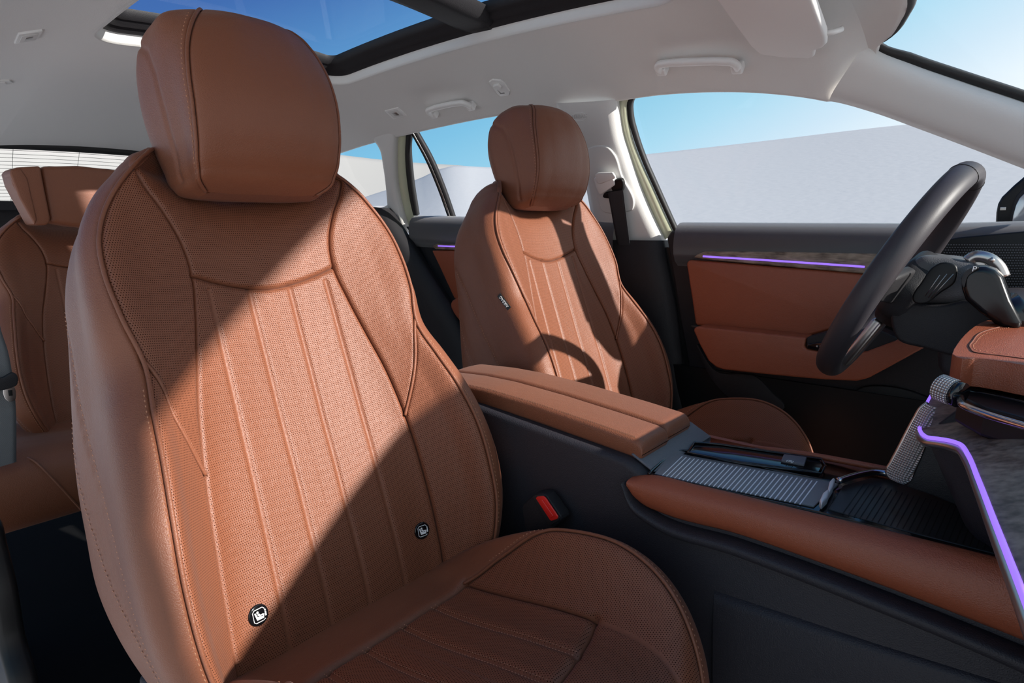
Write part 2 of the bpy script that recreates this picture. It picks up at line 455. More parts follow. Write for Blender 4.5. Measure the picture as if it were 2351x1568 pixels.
seamB = [(5.75, -.06), (6.0, .05), (6.25, .15), (6.45, .23), (6.68, .31), (6.95, .38)]
def smooth_sq(L): P = curve_pts([(a, b*10, 0) for a, b in L], 30); return [(float(p[0]), float(p[1])/10) for p in P]
seamA, seamB = smooth_sq(seamA), smooth_sq(seamB)
neg = lambda L: [(-a, b) for a, b in L]
FL = [flute(.083, .092, g) for g in (1, -1)]+[flute(.029, .030, g) for g in (1, -1)]
SEAMS = [(insL, .003, .0034, 1), (neg(insL), .003, .0034, 1), (pipe, .0025, .004), (neg(pipe), .0025, .004), (wing, .003, .003, 1), (neg(wing), .003, .003, 1), (yoke, .0032, .0036, 1),
         (seamA, .003, .004), (neg(seamA), .003, .004), (seamB, .0022, .004), (neg(seamB), .0022, .004)]+[(f, .0024, .0036) for f in FL]
BS = Skin(seatback, SEAMS)
BS.uvf = lambda P: (P[:, 1]*1.05+np.sign(P[:, 1])*.6*((P-BITE)@NV), (P-BITE)@UPV)

def make_seat():
    root = empty('car_seat')
    shell = BS.patch('backrest', 4, 14, BOTQ, TOPQ, M['leather'], root, 190, 190)
    insert = BS.patch('backrest_insert', -2, 2, BOTQ, YOKE, M['leather_perf'], shell, 200, 230, perf=True)
    BS.patch('backrest_yoke', -2, 2, YOKE, TOPQ, M['leather_perf'], shell, 110, 70, perf=True)
    for a, b in ((2, 4), (-4, -2)):
        BS.patch('shoulder_wing', a, b, WL, TOPQ, M['leather_perf'], shell, 60, 130, perf=True)
        BS.patch('bolster_panel', a, b, BOTQ, WL, M['leather_perf'], shell, 60, 130, perf=True)
    for g in (1, -1):
        P, Nn = BS.line([(g*4, q) for q in np.linspace(-.085, .64, 60)], off=.0005); tube('edge_piping', P, .0024, M['leather'], shell)
        P, Nn = BS.line([(g*a, b) for a, b in wing], off=-.0012); tube('wing_piping', P, .0022, M['leather'], shell)
    st = MB()
    for g in (1, -1):
        for ln, sh in ((seamA, -.06), (seamB, .05)):
            P, Nn = BS.line([(g*(a+sh), b) for a, b in ln], off=.0); add_stitches(st, P, Nn)
        P, Nn = BS.line([(g*4.36, q) for q in np.linspace(-.08, .34, 50)], off=.0); add_stitches(st, P, Nn)
    absorb(shell, st, M['thread']); st = MB()
    for i, f in enumerate(FL):
        for sh in (-.0038, .0038):
            P, Nn = BS.line([p for p in f], off=-.0015, shift=sh); add_stitches(st, P, Nn, .003, .0046, .0006)
    absorb(insert, st, M['thread'])
    make_cushion(root)
    make_headrest(root)
    return root

# cushion: stations from the bite to the underside of the front lip
#        xc    zc    xb    zb    wi   wp    ws
CUSH = [(.07, .360, .06, .330, .120, .150, .165),
        (.10, .395, .10, .375, .128, .165, .180),
        (.135, .402, .145, .410, .134, .178, .194),
        (.18, .400, .20, .448, .138, .185, .204),
        (.24, .404, .26, .482, .140, .188, .209),
        (.30, .414, .32, .508, .140, .189, .211),
        (.36, .427, .38, .523, .139, .189, .212),
        (.42, .438, .43, .526, .137, .188, .211),
        (.475, .447, .475, .514, .133, .184, .208),
        (.52, .448, .512, .490, .126, .176, .200),
        (.55, .434, .540, .456, .116, .164, .188),
        (.567, .405, .556, .415, .110, .155, .178),
        (.570, .360, .560, .365, .108, .150, .172),
        (.560, .310, .550, .310, .106, .148, .168)]
CQ = np.linspace(0, 1, len(CUSH))
def cush_nodes(c):
    xc, zc, xb, zb, wi, wp, ws = c
    m = (zc*.5+zb*.5)
    return [(xc, 0, zc), (xc, wi*.5, zc+.001), ((xc*.8+xb*.2), wi, zc+(zb-zc)*.12), ((xc+xb)/2, wi*.45+wp*.55, zc+(zb-zc)*.62), (xb, wp, zb),
            (xb, ws-.004, zb-.010), (xb-.002, ws, zb-.04), (xb-.006, ws-.006, min(zb-.08, .36)), (xb-.01, ws-.012, min(zb-.09, .28))]
CN = np.array([np.array(cush_nodes(c)).ravel() for c in CUSH])
def cushion(s, q):
    s = np.asarray(s, float); q = np.asarray(q, float)
    nd = hermite(CQ, CN, q).reshape(-1, 9, 3)
    sg = np.where(s < 0, -1., 1.); a = np.abs(s); k = np.clip(np.floor(a).astype(int), 0, 7); u = (a-k)[:, None]
    def get(i):
        n = len(i); j = np.clip(np.abs(i), 0, 8); p = nd[np.arange(n), j].copy(); p[:, 1] *= np.where(i < 0, -1., 1.); return p
    p0, p1, p2, p3 = get(k-1), get(k), get(k+1), get(k+2)
    d1 = np.linalg.norm(p2-p1, axis=1)[:, None]+1e-6; d0 = np.linalg.norm(p1-p0, axis=1)[:, None]+1e-6; d2 = np.linalg.norm(p3-p2, axis=1)[:, None]+1e-6
    m1 = ((p1-p0)/d0*d1+(p2-p1)/d1*d0)/(d0+d1)*d1; m2 = ((p2-p1)/d1*d2+(p3-p2)/d2*d1)/(d1+d2)*d1
    c = (2*u**3-3*u**2+1)*p1+(u**3-2*u**2+u)*m1+(-2*u**3+3*u**2)*p2+(u**3-u**2)*m2
    c[:, 1] *= sg
    return c
def cq(x): return float(np.interp(x, [c[0] for c in CUSH[:10]], CQ[:10]))
ROLL = lambda s: cq(.205)+0*np.asarray(s, float)
THIGH = lambda s: cq(.425)+.035*(1-(np.abs(s)/2)**2)+0*np.asarray(s, float)
def make_cushion(root):
    q0, q1 = 0., 1.
    ins = [(2, q) for q in np.linspace(cq(.205), cq(.425), 30)]
    insf = [(2, q) for q in np.linspace(cq(.425), .86, 20)]
    bp = [(4-1.6*max(0, (.30-q)/.30)**1.3, q) for q in np.linspace(.245, .93, 40)]
    pipl = [(4-2*max(0, 1-(q-cq(.205))/.14)**1.5, q) for q in np.linspace(cq(.205), .95, 50)]
    roll = [(s, float(ROLL(s))) for s in np.linspace(-2, 2, 20)]
    thg = [(s, float(THIGH(s))) for s in np.linspace(-2, 2, 30)]
    def fl(w):
        r = []
        for q in np.linspace(cq(.205), float(THIGH(0)), 24):
            lo, hi = 0., 2.
            for _ in range(25):
                m_ = (lo+hi)/2
                if cushion(np.array([m_]), np.array([q]))[0, 1] < w: lo = m_
                else: hi = m_
            if q <= float(THIGH(lo)): r.append((lo, q))
        return r
    f1, f2 = fl(.083), fl(.029)
    sm = [(ins, .003, .004, 1), (neg(ins), .003, .004, 1), (insf, .0015, .005), (neg(insf), .0015, .005), (pipl, .003, .0035), (neg(pipl), .003, .0035),
          (roll, .005, .005, 1), (thg, .006, .006, 1), (f1, .004, .006), (neg(f1), .004, .006), (f2, .004, .006), (neg(f2), .004, .006)]
    CS = Skin(cushion, sm); CS.flip = False
    CS.flip = bool(test_flip(cushion)); CS.uvf = lambda P: (P[:, 1]+np.sign(P[:, 1])*.7*P[:, 2], P[:, 0]-.5*np.clip(P[:, 0]-.5, 0, 1)-.5*P[:, 2]*(P[:, 0] > .45))
    CS.uvf = lambda P: (P[:, 1]+np.sign(P[:, 1])*.7*P[:, 2], P[:, 0]-.35*P[:, 2])
    base = CS.patch('seat_cushion', -8, 8, 0, ROLL, M['leather'], root, 160, 50)
    cin = CS.patch('cushion_insert', -2, 2, ROLL, THIGH, M['leather_perf'], base, 150, 110, perf=True)
    CS.patch('thigh_panel', -2, 2, THIGH, 1., M['leather_perf'], base, 120, 90, perf=True)
    for a, b in ((2, 8), (-8, -2)):
        # the bolster: perforated inside the piping, plain outside it
        pass
    P4 = lambda q: 4-2*np.clip(1-(q-cq(.205))/.14, 0, 1)**1.5
    class R(Skin): pass
    for g in (1, -1):
        def fn_in(s, q, g=g): return cushion(g*(2+(P4(q)-2)*s), q)
        def fn_out(s, q, g=g): return cushion(g*(P4(q)+(8-P4(q))*s), q)
        for nm, fn, mm, ns, pf in (('cushion_bolster_panel', fn_in, 'leather_perf', 60, True), ('cushion_side', fn_out, 'leather', 60, False)):
            K = Skin.__new__(Skin); K.fn = fn; K.seams = CS.seams; K.uvf = CS.uvf; K.flip = bool(test_flip(fn, .5))
            side = K.patch(nm, 0, 1, cq(.205), 1., M[mm], base, ns, 150, perf=pf)
        P, Nn = CS.line([(g*a, b) for a, b in pipl], off=.0002); tube('cushion_piping', P, .0023, M['leather'], base)
        st = MB(); P, Nn = CS.line([(g*(a+.30), b) for a, b in pipl[2:]], off=.0); add_stitches(st, P, Nn); absorb(side, st, M['thread'])
    st = MB()
    for g in (1, -1):
        for f in (f1, f2):
            for sh in (-.0038, .0038):
                P, Nn = CS.line([(g*a, b) for a, b in f], off=-.0015, shift=sh); add_stitches(st, P, Nn, .003, .0046, .0006)
    absorb(cin, st, M['thread'])
def test_flip(fn, s=.3, q=.5):
    a, b = np.array([s]), np.array([q]); e = 1e-3
    P = fn(a, b); n = np.cross(fn(a+e, b)-fn(a-e, b), fn(a, b+e)-fn(a, b-e))[0]
    return n[2] < 0

#        t    nf    nb    wf    ws
HEAD = [(.562, .056, .034, .074, .078), (.567, .075, .020, .086, .090), (.580, .095, .006, .093, .098), (.605, .117, -.004, .096, .101), (.64, .134, -.011, .097, .105),
        (.675, .142, -.013, .096, .107), (.712, .144, -.011, .089, .106), (.738, .142, -.003, .078, .104), (.757, .136, .008, .066, .100), (.769, .125, .022, .056, .095), (.777, .108, .036, .046, .087)]
HT = np.array([h[0] for h in HEAD])
def head_nodes(h):
    t, nf, nb, wf, ws = h; d = nf-nb
    return [(0, nf), (wf*.55, nf-.002), (wf, nf-d*.09), (ws-.004, nf-d*.32), (ws, nf-d*.55), (ws-.003, nb+d*.10), (ws*.86, nb+.002), (0, nb-.004)]
HN = np.array([np.array(head_nodes(h)).ravel() for h in HEAD])
def headf(s, q):
    s = np.asarray(s, float); q = np.asarray(q, float)
    s = np.where(s > 7, s-14, s)
    nd = hermite(HT, HN, q).reshape(-1, 8, 2)
    sg = np.where(s < 0, -1., 1.); a = np.abs(s); k = np.clip(np.floor(a).astype(int), 0, 6); u = (a-k)[:, None]
    def get(i):
        n = len(i); j = np.abs(i); fl = np.where(i < 0, -1., 1.); over = j > 7; j = np.where(over, 14-j, j); fl = np.where(over, -1., fl)
        p = nd[np.arange(n), j].copy(); p[:, 0] *= fl; return p
    p0, p1, p2, p3 = get(k-1), get(k), get(k+1), get(k+2)
    d1 = np.linalg.norm(p2-p1, axis=1)[:, None]+1e-6; d0 = np.linalg.norm(p1-p0, axis=1)[:, None]+1e-6; d2 = np.linalg.norm(p3-p2, axis=1)[:, None]+1e-6
    m1 = ((p1-p0)/d0*d1+(p2-p1)/d1*d0)/(d0+d1)*d1; m2 = ((p2-p1)/d1*d2+(p3-p2)/d2*d1)/(d1+d2)*d1
    c = (2*u**3-3*u**2+1)*p1+(u**3-2*u**2+u)*m1+(-2*u**3+3*u**2)*p2+(u**3-u**2)*m2
    return BITE+UPV*q[:, None]+NV*c[:, 1:2]+np.stack([0*s, c[:, 0]*sg, 0*s], 1)
def make_headrest(root):
    fr = [(2, q) for q in np.linspace(.563, .776, 60)]
    cre = [(5.3, .766), (4.6, .757), (4.1, .738), (3.75, .705), (3.7, .66), (3.8, .61), (3.9, .58)]
    HS = Skin(headf, [(fr, .0035, .003), (neg(fr), .0035, .003), (cre, .0022, .004), (neg(cre), .0022, .004)])
    front = HS.patch('headrest', -2, 2, .562, .777, M['leather'], root, 110, 130)
    sur = HS.patch('headrest_surround', 2, 12, .562, .777, M['leather'], front, 170, 130)
    st = MB()
    for g in (1, -1):
        P, Nn = HS.line([(g*a, b) for a, b in fr], off=.0); tube('headrest_piping', P, .0022, M['leather'], front)
        P, Nn = HS.line([(g*(a+.22), b) for a, b in fr[2:-3]], off=.0); add_stitches(st, P, Nn)
    absorb(sur, st, M['thread'])
    for q in (.562, .777):
        s = np.linspace(-7, 7, 60); P = headf(s[:-1], np.full(59, q)); c = P.mean(0)
        mesh('headrest_cap', list(P)+[c], [((i+1) % 59, i, 59) for i in range(59)], M['leather'], front)
    for g in (1, -1): tube('headrest_post', [sb(.50, g*.05, -.03), sb(.60, g*.05, -.0)], .006, M['chrome'], root, 10)

def copy_tree(o, parent=None):
    c = o.copy(); COL.objects.link(c); c.parent = parent
    for ch in list(o.children): copy_tree(ch, c)
    return c
SEAT_P = (0, -.37, 0); SEAT_D = (-.082, .37, 0)
seat_p = make_seat(); seat_d = copy_tree(seat_p)
seat_p.location = SEAT_P; seat_d.location = SEAT_D
for o in (seat_p, seat_d): o['category'] = 'car seat'; o['group'] = 'front seats'
seat_p['label'] = 'large brown leather front seat nearest the camera, two round black badges on its back'
seat_d['label'] = 'brown leather front seat behind the centre armrest, with a small black tag on its side'

# ------------------------------------------------------------------ car shell (setting)
def struct(o, label=None): return tag(o, label, kind='structure')
def PC(pts, x):          # smooth interpolation of a 1-D profile
    a = np.array(pts, float); return hermite(a[:, 0], a[:, 1:2], np.atleast_1d(x))[:, 0]
def wall_y(z): return .70-.45*(z-.91)                 # inner face of the tumblehome above the belt line
WN = (0, 1, .45); WD = .70+.45*.91
def onwall(px, py, off=0.): return atp(px, py, WN, WD+off)
EDGE = [(-2.3, 1.12), (-1.9, 1.135), (-1.5, 1.16), (-1.22, 1.175), (-1.05, 1.190), (-.83, 1.202), (-.62, 1.211), (-.42, 1.215), (-.14, 1.206), (.08, 1.205), (.2, 1.195), (.3, 1.18), (.435, 1.145), (.50, 1.118)]
def edge_z(x):
    # past x=.435 the headliner ends on the slanting joint with the A-pillar trim
    x = np.atleast_1d(np.asarray(x, float)); return np.where(x < .435, PC(EDGE, x), 1.145+(x-.435)/.065*.069)
def roof31(x): return 1.316-.075*(np.asarray(x, float)+.27)**2
SX0, SX1, SY = -.80, .26, .31
def head_sec(x, n=22):
    """cross section of the headliner from the sunroof line (y=.31) to the window top"""
    zE = float(edge_z(x)[0]); yE = wall_y(zE); z0 = float(roof31(x)); P = []
    for u in np.linspace(0, 1, n):
        z = z0-(z0-zE)*(.25*u+.75*u**2.3); P.append((x, SY+(yE-SY)*u, z))
    P += [(x, yE+.004, zE-.004), (x, yE+.012, zE-.004), (x, yE+.022, zE+.004), (x, yE+.026, zE+.02)]
    return P
def liner():
    V = []; F = []
    def addgrid(rows, flip=False):
        b = len(V); nr = len(rows); nc = len(rows[0])
        for r in rows: V.extend(r)
        F.extend([tuple(i+b for i in f) for f in grid_faces(nr, nc, flip=flip)])
    xs = np.linspace(-1.72, .50, 110)
    for g in (1, -1):
        addgrid([[(p[0], g*p[1], p[2]) for p in head_sec(x)] for x in xs], flip=(g < 0))
    # rear part behind the sunroof, falling to the rear window
    def mid(x, y):
        z0 = float(roof31(x)); dip = 0.
        return (x, y, z0+.018*(1-(y/SY)**2)-dip)
    ys = np.linspace(-SY, SY, 30)
    addgrid([[mid(x, y) for y in ys] for x in np.linspace(-1.72, SX0, 30)])
    addgrid([[mid(x, y) for y in ys] for x in np.linspace(SX1, .50, 16)])
    return V, F
V, F = liner()
ceil = struct(mesh('ceiling', V, F, M['liner']), 'light grey fabric headliner around the glass roof')

# rounded lip of the sunroof opening, in headliner fabric, and black glass frame
def roof_mid(x, y): return float(roof31(x))+.018*(1-(y/SY)**2)
def rr_path(x0, x1, y, r, n=10, k=34):
    r = max(r, .0005); A = []
    for cx, cy, a0 in ((x1-r, y-r, 0), (x0+r, y-r, 90), (x0+r, -y+r, 180), (x1-r, -y+r, 270)):
        A.append([(cx+r*math.cos(math.radians(a0+90*i/n)), cy+r*math.sin(math.radians(a0+90*i/n))) for i in range(n+1)])
    Q = []
    for c in range(4):
        Q += A[c]; a_, b_ = A[c][-1], A[(c+1) % 4][0]
        Q += [(a_[0]+(b_[0]-a_[0])*j/k, a_[1]+(b_[1]-a_[1])*j/k) for j in range(1, k)]
    return Q
def ring(name, sections, m, parent=None):
    """loft between closed loops of equal length"""
    n = len(sections[0]); V = [p for s_ in sections for p in s_]
    return fix_normals(mesh(name, V, grid_faces(len(sections), n, wrap=True), m, parent))
def loop(off, dz, r=.07):
    return [(x, y, roof_mid(x, y)+dz) for x, y in rr_path(SX0-off, SX1+off, SY+off, r+max(off, -r*.8))]
fill = ring('ceiling_opening', [[(x, y, roof_mid(x, min(max(y, -SY), SY))-.0005) for x, y in rr_path(SX0-.004, SX1+.004, SY+.004, .001)], loop(-.002, -.001)], M['liner'], ceil)
win_r = empty('window_1'); struct(win_r, 'large two-pane glass roof with black frame and cross beam')
ring('roof_trim', [loop(.004, -.001), loop(.0, -.0015), loop(-.006, .004), loop(-.010, .022)], M['liner'], win_r)
ring('glass_frame', [loop(-.006, .012), loop(-.008, .020), loop(-.018, .020), loop(-.020, .030), loop(-.034, .030), loop(-.036, .040), loop(-.046, .040), loop(-.046, .06)], M['blackp'], win_r)
bx = []
for x, dz in ((-.29, .052), (-.285, .026), (-.262, .020), (-.205, .018), (-.190, .026), (-.182, .05)):
    bx.append([(x, y, roof_mid(x, y)+dz) for y in np.linspace(-SY, SY, 40)])
V = [p for r in bx for p in r]
fix_normals(mesh('cross_beam', V, grid_faces(len(bx), 40), M['blackp'], win_r))
def gmat(name, tint, refl=.06):
    m = bpy.data.materials.new(name); m.use_nodes = True; t = m.node_tree; t.nodes.clear()
    tr = t.nodes.new('ShaderNodeBsdfTransparent'); tr.inputs[0].default_value = (*tint, 1)
    gl = t.nodes.new('ShaderNodeBsdfGlossy'); gl.inputs['Roughness'].default_value = .0
    fr = t.nodes.new('ShaderNodeValue'); fr.outputs[0].default_value = .018
    mx = t.nodes.new('ShaderNodeMixShader'); o = t.nodes.new('ShaderNodeOutputMaterial')
    t.links.new(fr.outputs[0], mx.inputs[0]); t.links.new(tr.outputs[0], mx.inputs[1]); t.links.new(gl.outputs[0], mx.inputs[2]); t.links.new(mx.outputs[0], o.inputs[0])
    return m
GLASS = gmat('clear_glass', (.97, .985, .98)); GLASS_ROOF = gmat('roof_glass', (.93, .95, .97))
for x0, x1 in ((SX0-.02, -.27), (-.20, SX1+.02)):
    xs = np.linspace(x0, x1, 12); ys = np.linspace(-SY-.02, SY+.02, 12)
    mesh('roof_pane', [(x, y, roof_mid(x, y)+.058) for x in xs for y in ys], grid_faces(12, 12), GLASS_ROOF, win_r)

# ------------------------------------------------------------------ pillars, apertures, windows of the far side
def strip(name, Fp, Rp, m, parent=None, bulge=.012, lip=.03, n=9, rows=40, inward=(0, -1, -.3)):
    """a pillar trim lofted between its front and rear edges, bulging into the cabin, with returns at both edges"""
    Fp = curve_pts(Fp, rows); Rp = curve_pts(Rp, rows); inw = np.array(inward, float); inw /= np.linalg.norm(inw)
    R = []
    for a, b in zip(Rp, Fp):
        sec = [a-inw*lip, a-inw*lip*.4]
        for i in range(n):
            u = i/(n-1); sec.append(a*(1-u)+b*u+inw*bulge*(1-(2*u-1)**4))
        sec += [b-inw*lip*.4, b-inw*lip]
        R.append(sec)
    V = [p for r in R for p in r]
    return mesh(name, V, grid_faces(rows, n+4, flip=True), m, parent)
wl = empty('wall_left', (0, .7, 0)); struct(wl, 'pillars and side trims on the far side of the cabin')
Bf = [onwall(*p) for p in ((1412, 228), (1416, 262), (1424, 310), (1438, 355), (1462, 425), (1490, 492), (1521, 556))]
Br = [onwall(*p) for p in ((1270, 236), (1292, 275), (1312, 320), (1328, 365), (1342, 415), (1356, 484), (1374, 552))]
strip('b_pillar_upper_trim', Bf, Br, M['linerp'], wl, bulge=.016)
lo = lambda px, py, y=.69: at(px, py, 'y', y)
strip('b_pillar_lower_trim', [lo(1522, 552, .70), lo(1532, 620), lo(1548, 700), lo(1560, 790), lo(1568, 860), lo(1590, 950), lo(1640, 1080)],
      [lo(1374, 550, .70), lo(1390, 620), lo(1400, 700), lo(1410, 790), lo(1420, 860), lo(1430, 950), lo(1440, 1080)], M['blackp'], wl, bulge=.02, inward=(0, -1, 0))
strip('c_pillar_trim', [onwall(*p) for p in ((908, 300), (905, 325), (904, 380), (908, 430), (918, 480), (934, 535))],
      [onwall(*p) for p in ((855, 318), (870, 340), (880, 385), (886, 430), (890, 475), (900, 535))], M['linerp'], wl, bulge=.008)
# painted body edge and rubber seal of each far door opening
def band(name, A, B, m, parent, th=.012, rows=50):
    A = curve_pts(A, rows); B = curve_pts(B, rows); o = np.array([0, th, th*.4])
    V = list(A)+list(B)+list(B+o)+list(A+o); F = []
    for k in range(4):
        k2 = (k+1) % 4
        for i in range(rows-1): F.append((k*rows+i, k*rows+i+1, k2*rows+i+1, k2*rows+i))
    return fix_normals(mesh(name, V, F, m, parent))
ow = lambda L, off=.02: [onwall(px, py, off) for px, py in L]
band('painted_edge', ow([(1450, 205), (1425, 224), (1420, 262), (1428, 310), (1450, 380), (1475, 440), (1500, 500), (1522, 552)]),
     ow([(1456, 214), (1438, 235), (1438, 262), (1447, 310), (1470, 375), (1495, 430), (1522, 490), (1546, 540)]), M['paint'], wl)
band('painted_edge', ow([(906, 305), (903, 360), (908, 430), (918, 480), (932, 522)]), ow([(930, 305), (928, 360), (934, 430), (944, 485), (955, 522)]), M['paint'], wl)
# rear side: quarter panel around the small fixed window, closing the body towards the tail
strip('quarter_trim', [onwall(*p) for p in ((890, 470), (880, 476), (850, 478), (820, 482), (770, 486))], [onwall(*p) for p in ((905, 540), (880, 560), (850, 560), (820, 560), (770, 560))], M['linerp'], wl, bulge=.004)
b = MB()
for g in (1,):
    P = [(-1.36, wall_y(edge_z(-1.36)[0]), edge_z(-1.36)[0]+.01), (-1.36, wall_y(1.05), 1.05), (-1.36, wall_y(.93), .93), (-1.36, .70, .3), (-1.9, .70, .3), (-1.9, .68, .93), (-1.72, wall_y(1.15), 1.155)]
    b.prism(P, (0, .02, 0))
o = b.build('rear_quarter_panel', M['liner'], wl); fix_normals(o)

# glass of the far side windows
def pane(name, P, m, parent, off=(0, .035, .015)):
    V = [np.array(p)+np.array(off) for p in P]; return mesh(name, V, [tuple(range(len(V)))], m, parent, False)
w2 = empty('window_2', (.3, .63, 1.05)); struct(w2, 'clear front side window beyond the steering wheel')
pane('pane', ow([(1440, 235), (1452, 210), (1560, 190), (1750, 190), (1915, 215), (2090, 265), (2400, 390), (2400, 530), (1545, 530), (1480, 390)], .03), GLASS, w2)
band('window_seal', ow([(1452, 208), (1440, 232), (1440, 262), (1452, 310), (1474, 370), (1498, 425), (1525, 485), (1548, 535)], .025),
     ow([(1462, 216), (1450, 236), (1450, 265), (1461, 310), (1482, 370), (1505, 422), (1530, 478), (1556, 535)], .025), M['rubber'], w2)
w3 = empty('window_3', (-.6, .62, 1.08)); struct(w3, 'clear rear side window with a slanting divider bar')
pane('pane', ow([(925, 290), (1140, 245), (1340, 225), (1390, 505), (940, 505), (928, 400)], .03), GLASS, w3)
band('window_seal', ow([(930, 300), (929, 360), (935, 420), (947, 495)], .025), ow([(944, 298), (940, 330), (944, 400), (958, 495)], .025), M['rubber'], w3)
A_ = curve_pts(ow([(943, 306), (975, 365), (1003, 430), (1030, 505)], .03), 20); B_ = curve_pts(ow([(955, 303), (988, 362), (1016, 428), (1043, 505)], .03), 20)
band('divider_bar', A_, B_, M['satin'] if False else M['blackp'], w3)
band('divider_highlight', (A_*.55+B_*.45)+np.array([0, -.004, -.002]), (A_*.35+B_*.65)+np.array([0, -.004, -.002]), M['chrome'], w3, th=.003)
w4 = empty('window_4', (-1.1, .62, 1.08)); struct(w4, 'small fixed quarter window behind the rear door')
pane('pane', ow([(760, 345), (800, 332), (862, 322), (880, 400), (890, 480), (770, 490)], .03), GLASS, w4)

# front roof corner, A-pillar trim and windscreen
strip('a_pillar_trim', [onwall(*p, -.014) for p in ((1990, 100), (2003, 110), (2090, 148), (2200, 187), (2351, 238), (2520, 296))][::1],
      [onwall(*p, -.003) for p in ((1903, 232), (1915, 234), (2000, 257), (2120, 300), (2351, 388), (2520, 455))], M['linerp'], wl, bulge=.014, inward=(-.2, -1, -.35))
xs_ = []
hdr = []
for py, xx in ((112, 0), (60, 0), (0, 0), (-80, 0), (-160, 0)):
    pass
# header panel between the last headliner section and the top of the windscreen
last = np.array(head_sec(.498)); last = np.vstack([[(.498, y, roof_mid(.498, y)) for y in np.linspace(0, .30, 8)], last[:22]])
wy = last[:, 1]
fx = np.interp(wy, [0, .3, .42, .50, .545, .60], [.60, .592, .575, .545, .510, .5]); fz = np.interp(wy, [0, .3, .42, .50, .545, .60], [1.255, 1.250, 1.240, 1.228, 1.218, 1.12])
rows = []
for u in np.linspace(0, 1, 8):
    rows.append([(x0*(1-u)+x1*u, y, z0+(z1-z0)*u**1.5) for (x0, y, z0), x1, z1 in zip(last, fx, fz)])
rows.append([(x+.006, y, z+.012) for x, y, z in rows[-1]])
V = [p for r in rows for p in r]; Fh = grid_faces(len(rows), len(last)); nv = len(V)
V += [(x, -y, z) for x, y, z in V]; Fh += [tuple(i+nv for i in f[::-1]) for f in Fh]
hd = struct(fix_normals(mesh('ceiling.001', V, Fh, M['liner'])), 'light grey front edge of the headliner above the windscreen'); hd.name = 'ceiling_front'
w5 = empty('window_5', (.8, 0, 1.1)); struct(w5, 'windscreen with a dark band round its edge')
Wt = [np.array((fx[i], wy[i], fz[i])) for i in range(0, len(wy)-3, 2)]
Wr = [onwall(*p, -.010) for p in ((2002, 92), (2010, 112), (2090, 146), (2200, 184), (2351, 234), (2520, 292))]
edge = Wt+Wr
band('edge_band', edge, [p+np.array([.012, -.010, .004]) for p in Wt]+[p+np.array([.004, -.010, .012]) for p in Wr], M['rubber'], w5, rows=80)
pv = [(.60, 0, 1.257)]+[tuple(p) for p in Wt[1:]]+[tuple(p) for p in Wr]+[(1.25, .55, .86), (1.3, 0, .86)]
pane('pane', pv, GLASS, w5, (.004, 0, .004))

# tail: rear window with heating wires, closing trim, parcel cover
w6 = empty('window_6', (-1.8, 0, 1.1)); struct(w6, 'rear window with thin horizontal heating wires')
def rw(y, u): return np.array((-1.735-.20*u, y, 1.168-.018*(y/.5)**2-.19*u))
pane('pane', [rw(-.52, 0), rw(.52, 0), rw(.56, 1), rw(-.56, 1)], GLASS, w6, (0, 0, 0))
b = MB(); ys = np.linspace(-.53, .53, 30)
b.tube([rw(y, -.03)+np.array([.01, 0, 0]) for y in ys], .014, 8)
b.build('rear_window_seal', M['rubber'], w6, True)
b = MB()
for i in range(17): b.tube([rw(y, .05+i*.056)+np.array([.002, 0, 0]) for y in np.linspace(-.5, .5, 16)], .0006, 4)
for y0 in (-.42, -.26, -.08, .1, .28): b.tube([rw(y0+.01*u, u)+np.array([.002, 0, 0]) for u in np.linspace(.02, 1, 6)], .0006, 4)
b.build('heating_wires', M['rubber'], w6, True)
b = MB()
for y in (-1, 1): b.prism([(-1.70, y*.50, 1.19), (-1.70, y*.62, 1.16), (-1.95, y*.66, .92), (-1.95, y*.54, .92)], (-.03, 0, 0))
o = b.build('wall_back', M['linerp']); fix_normals(o); struct(o, 'light trims beside the rear window')
b = MB(); b.box((-1.93, 0, .70), (.06, 1.3, .55)); b.box((-1.9, 0, .985), (.10, 1.2, .03))
o = b.build('wall_tail', M['blackp']); struct(o, 'dark tailgate trim under the rear window')

# floor, far sill, near sill
b = MB(); b.box((-.4, 0, .04), (3.4, 1.46, .04)); struct(b.build('floor', M['carpet']), 'black carpet')
b = MB(); b.box((-.2, .72, .13), (3.2, .10, .18)); b.box((.5, .70, .30), (1.0, .04, .5)); b.box((-.5, .715, .45), (2.0, .02, .8))
struct(b.build('trim_1', M['blackd']), 'black sill and lower body behind the doors')

# ------------------------------------------------------------------ outside: pale dunes
def dir_at(px, py):
    d = R2*(px-W_/2)/FPX + U2*(H_/2-py)/FPX + FW
    return d/math.hypot(d[0], d[1])
def dune(name, ridge, dist, near, m, base=-.4, rows=26, drop=0.):
    P = []
    for k in range(rows+8):
        r = []
        for (px, py) in ridge:
            d = dir_at(px, py); D = dist; top = CAM[2]+d[2]*D
            if k <= rows:
                u = k/rows; dd = near+(D-near)*u; z = base+(top-base)*(u**1.25)
            else:
                u = (k-rows)/8; dd = D+D*.5*u; z = top-(top-base)*u*.8
            r.append((CAM[0]+d[0]*dd, CAM[1]+d[1]*dd, z))
        P.append(r)
    V = [p for r in P for p in r]
    return mesh(name, V, grid_faces(len(P), len(ridge)), m)
def densify(L, n): return [tuple(p[:2]) for p in curve_pts([(a, b, 0) for a, b in L], n)]
d1 = dune('dune', densify([(-900, 150), (-400, 200), (0, 240), (330, 300), (700, 348), (775, 355), (870, 366), (960, 374), (1060, 380), (1200, 400), (1400, 440)], 60), 75, 64, mat('bright_dune', (.27, .265, .26), .95))
tag(d1, 'sunlit white dune seen through the rear windows', 'dune')
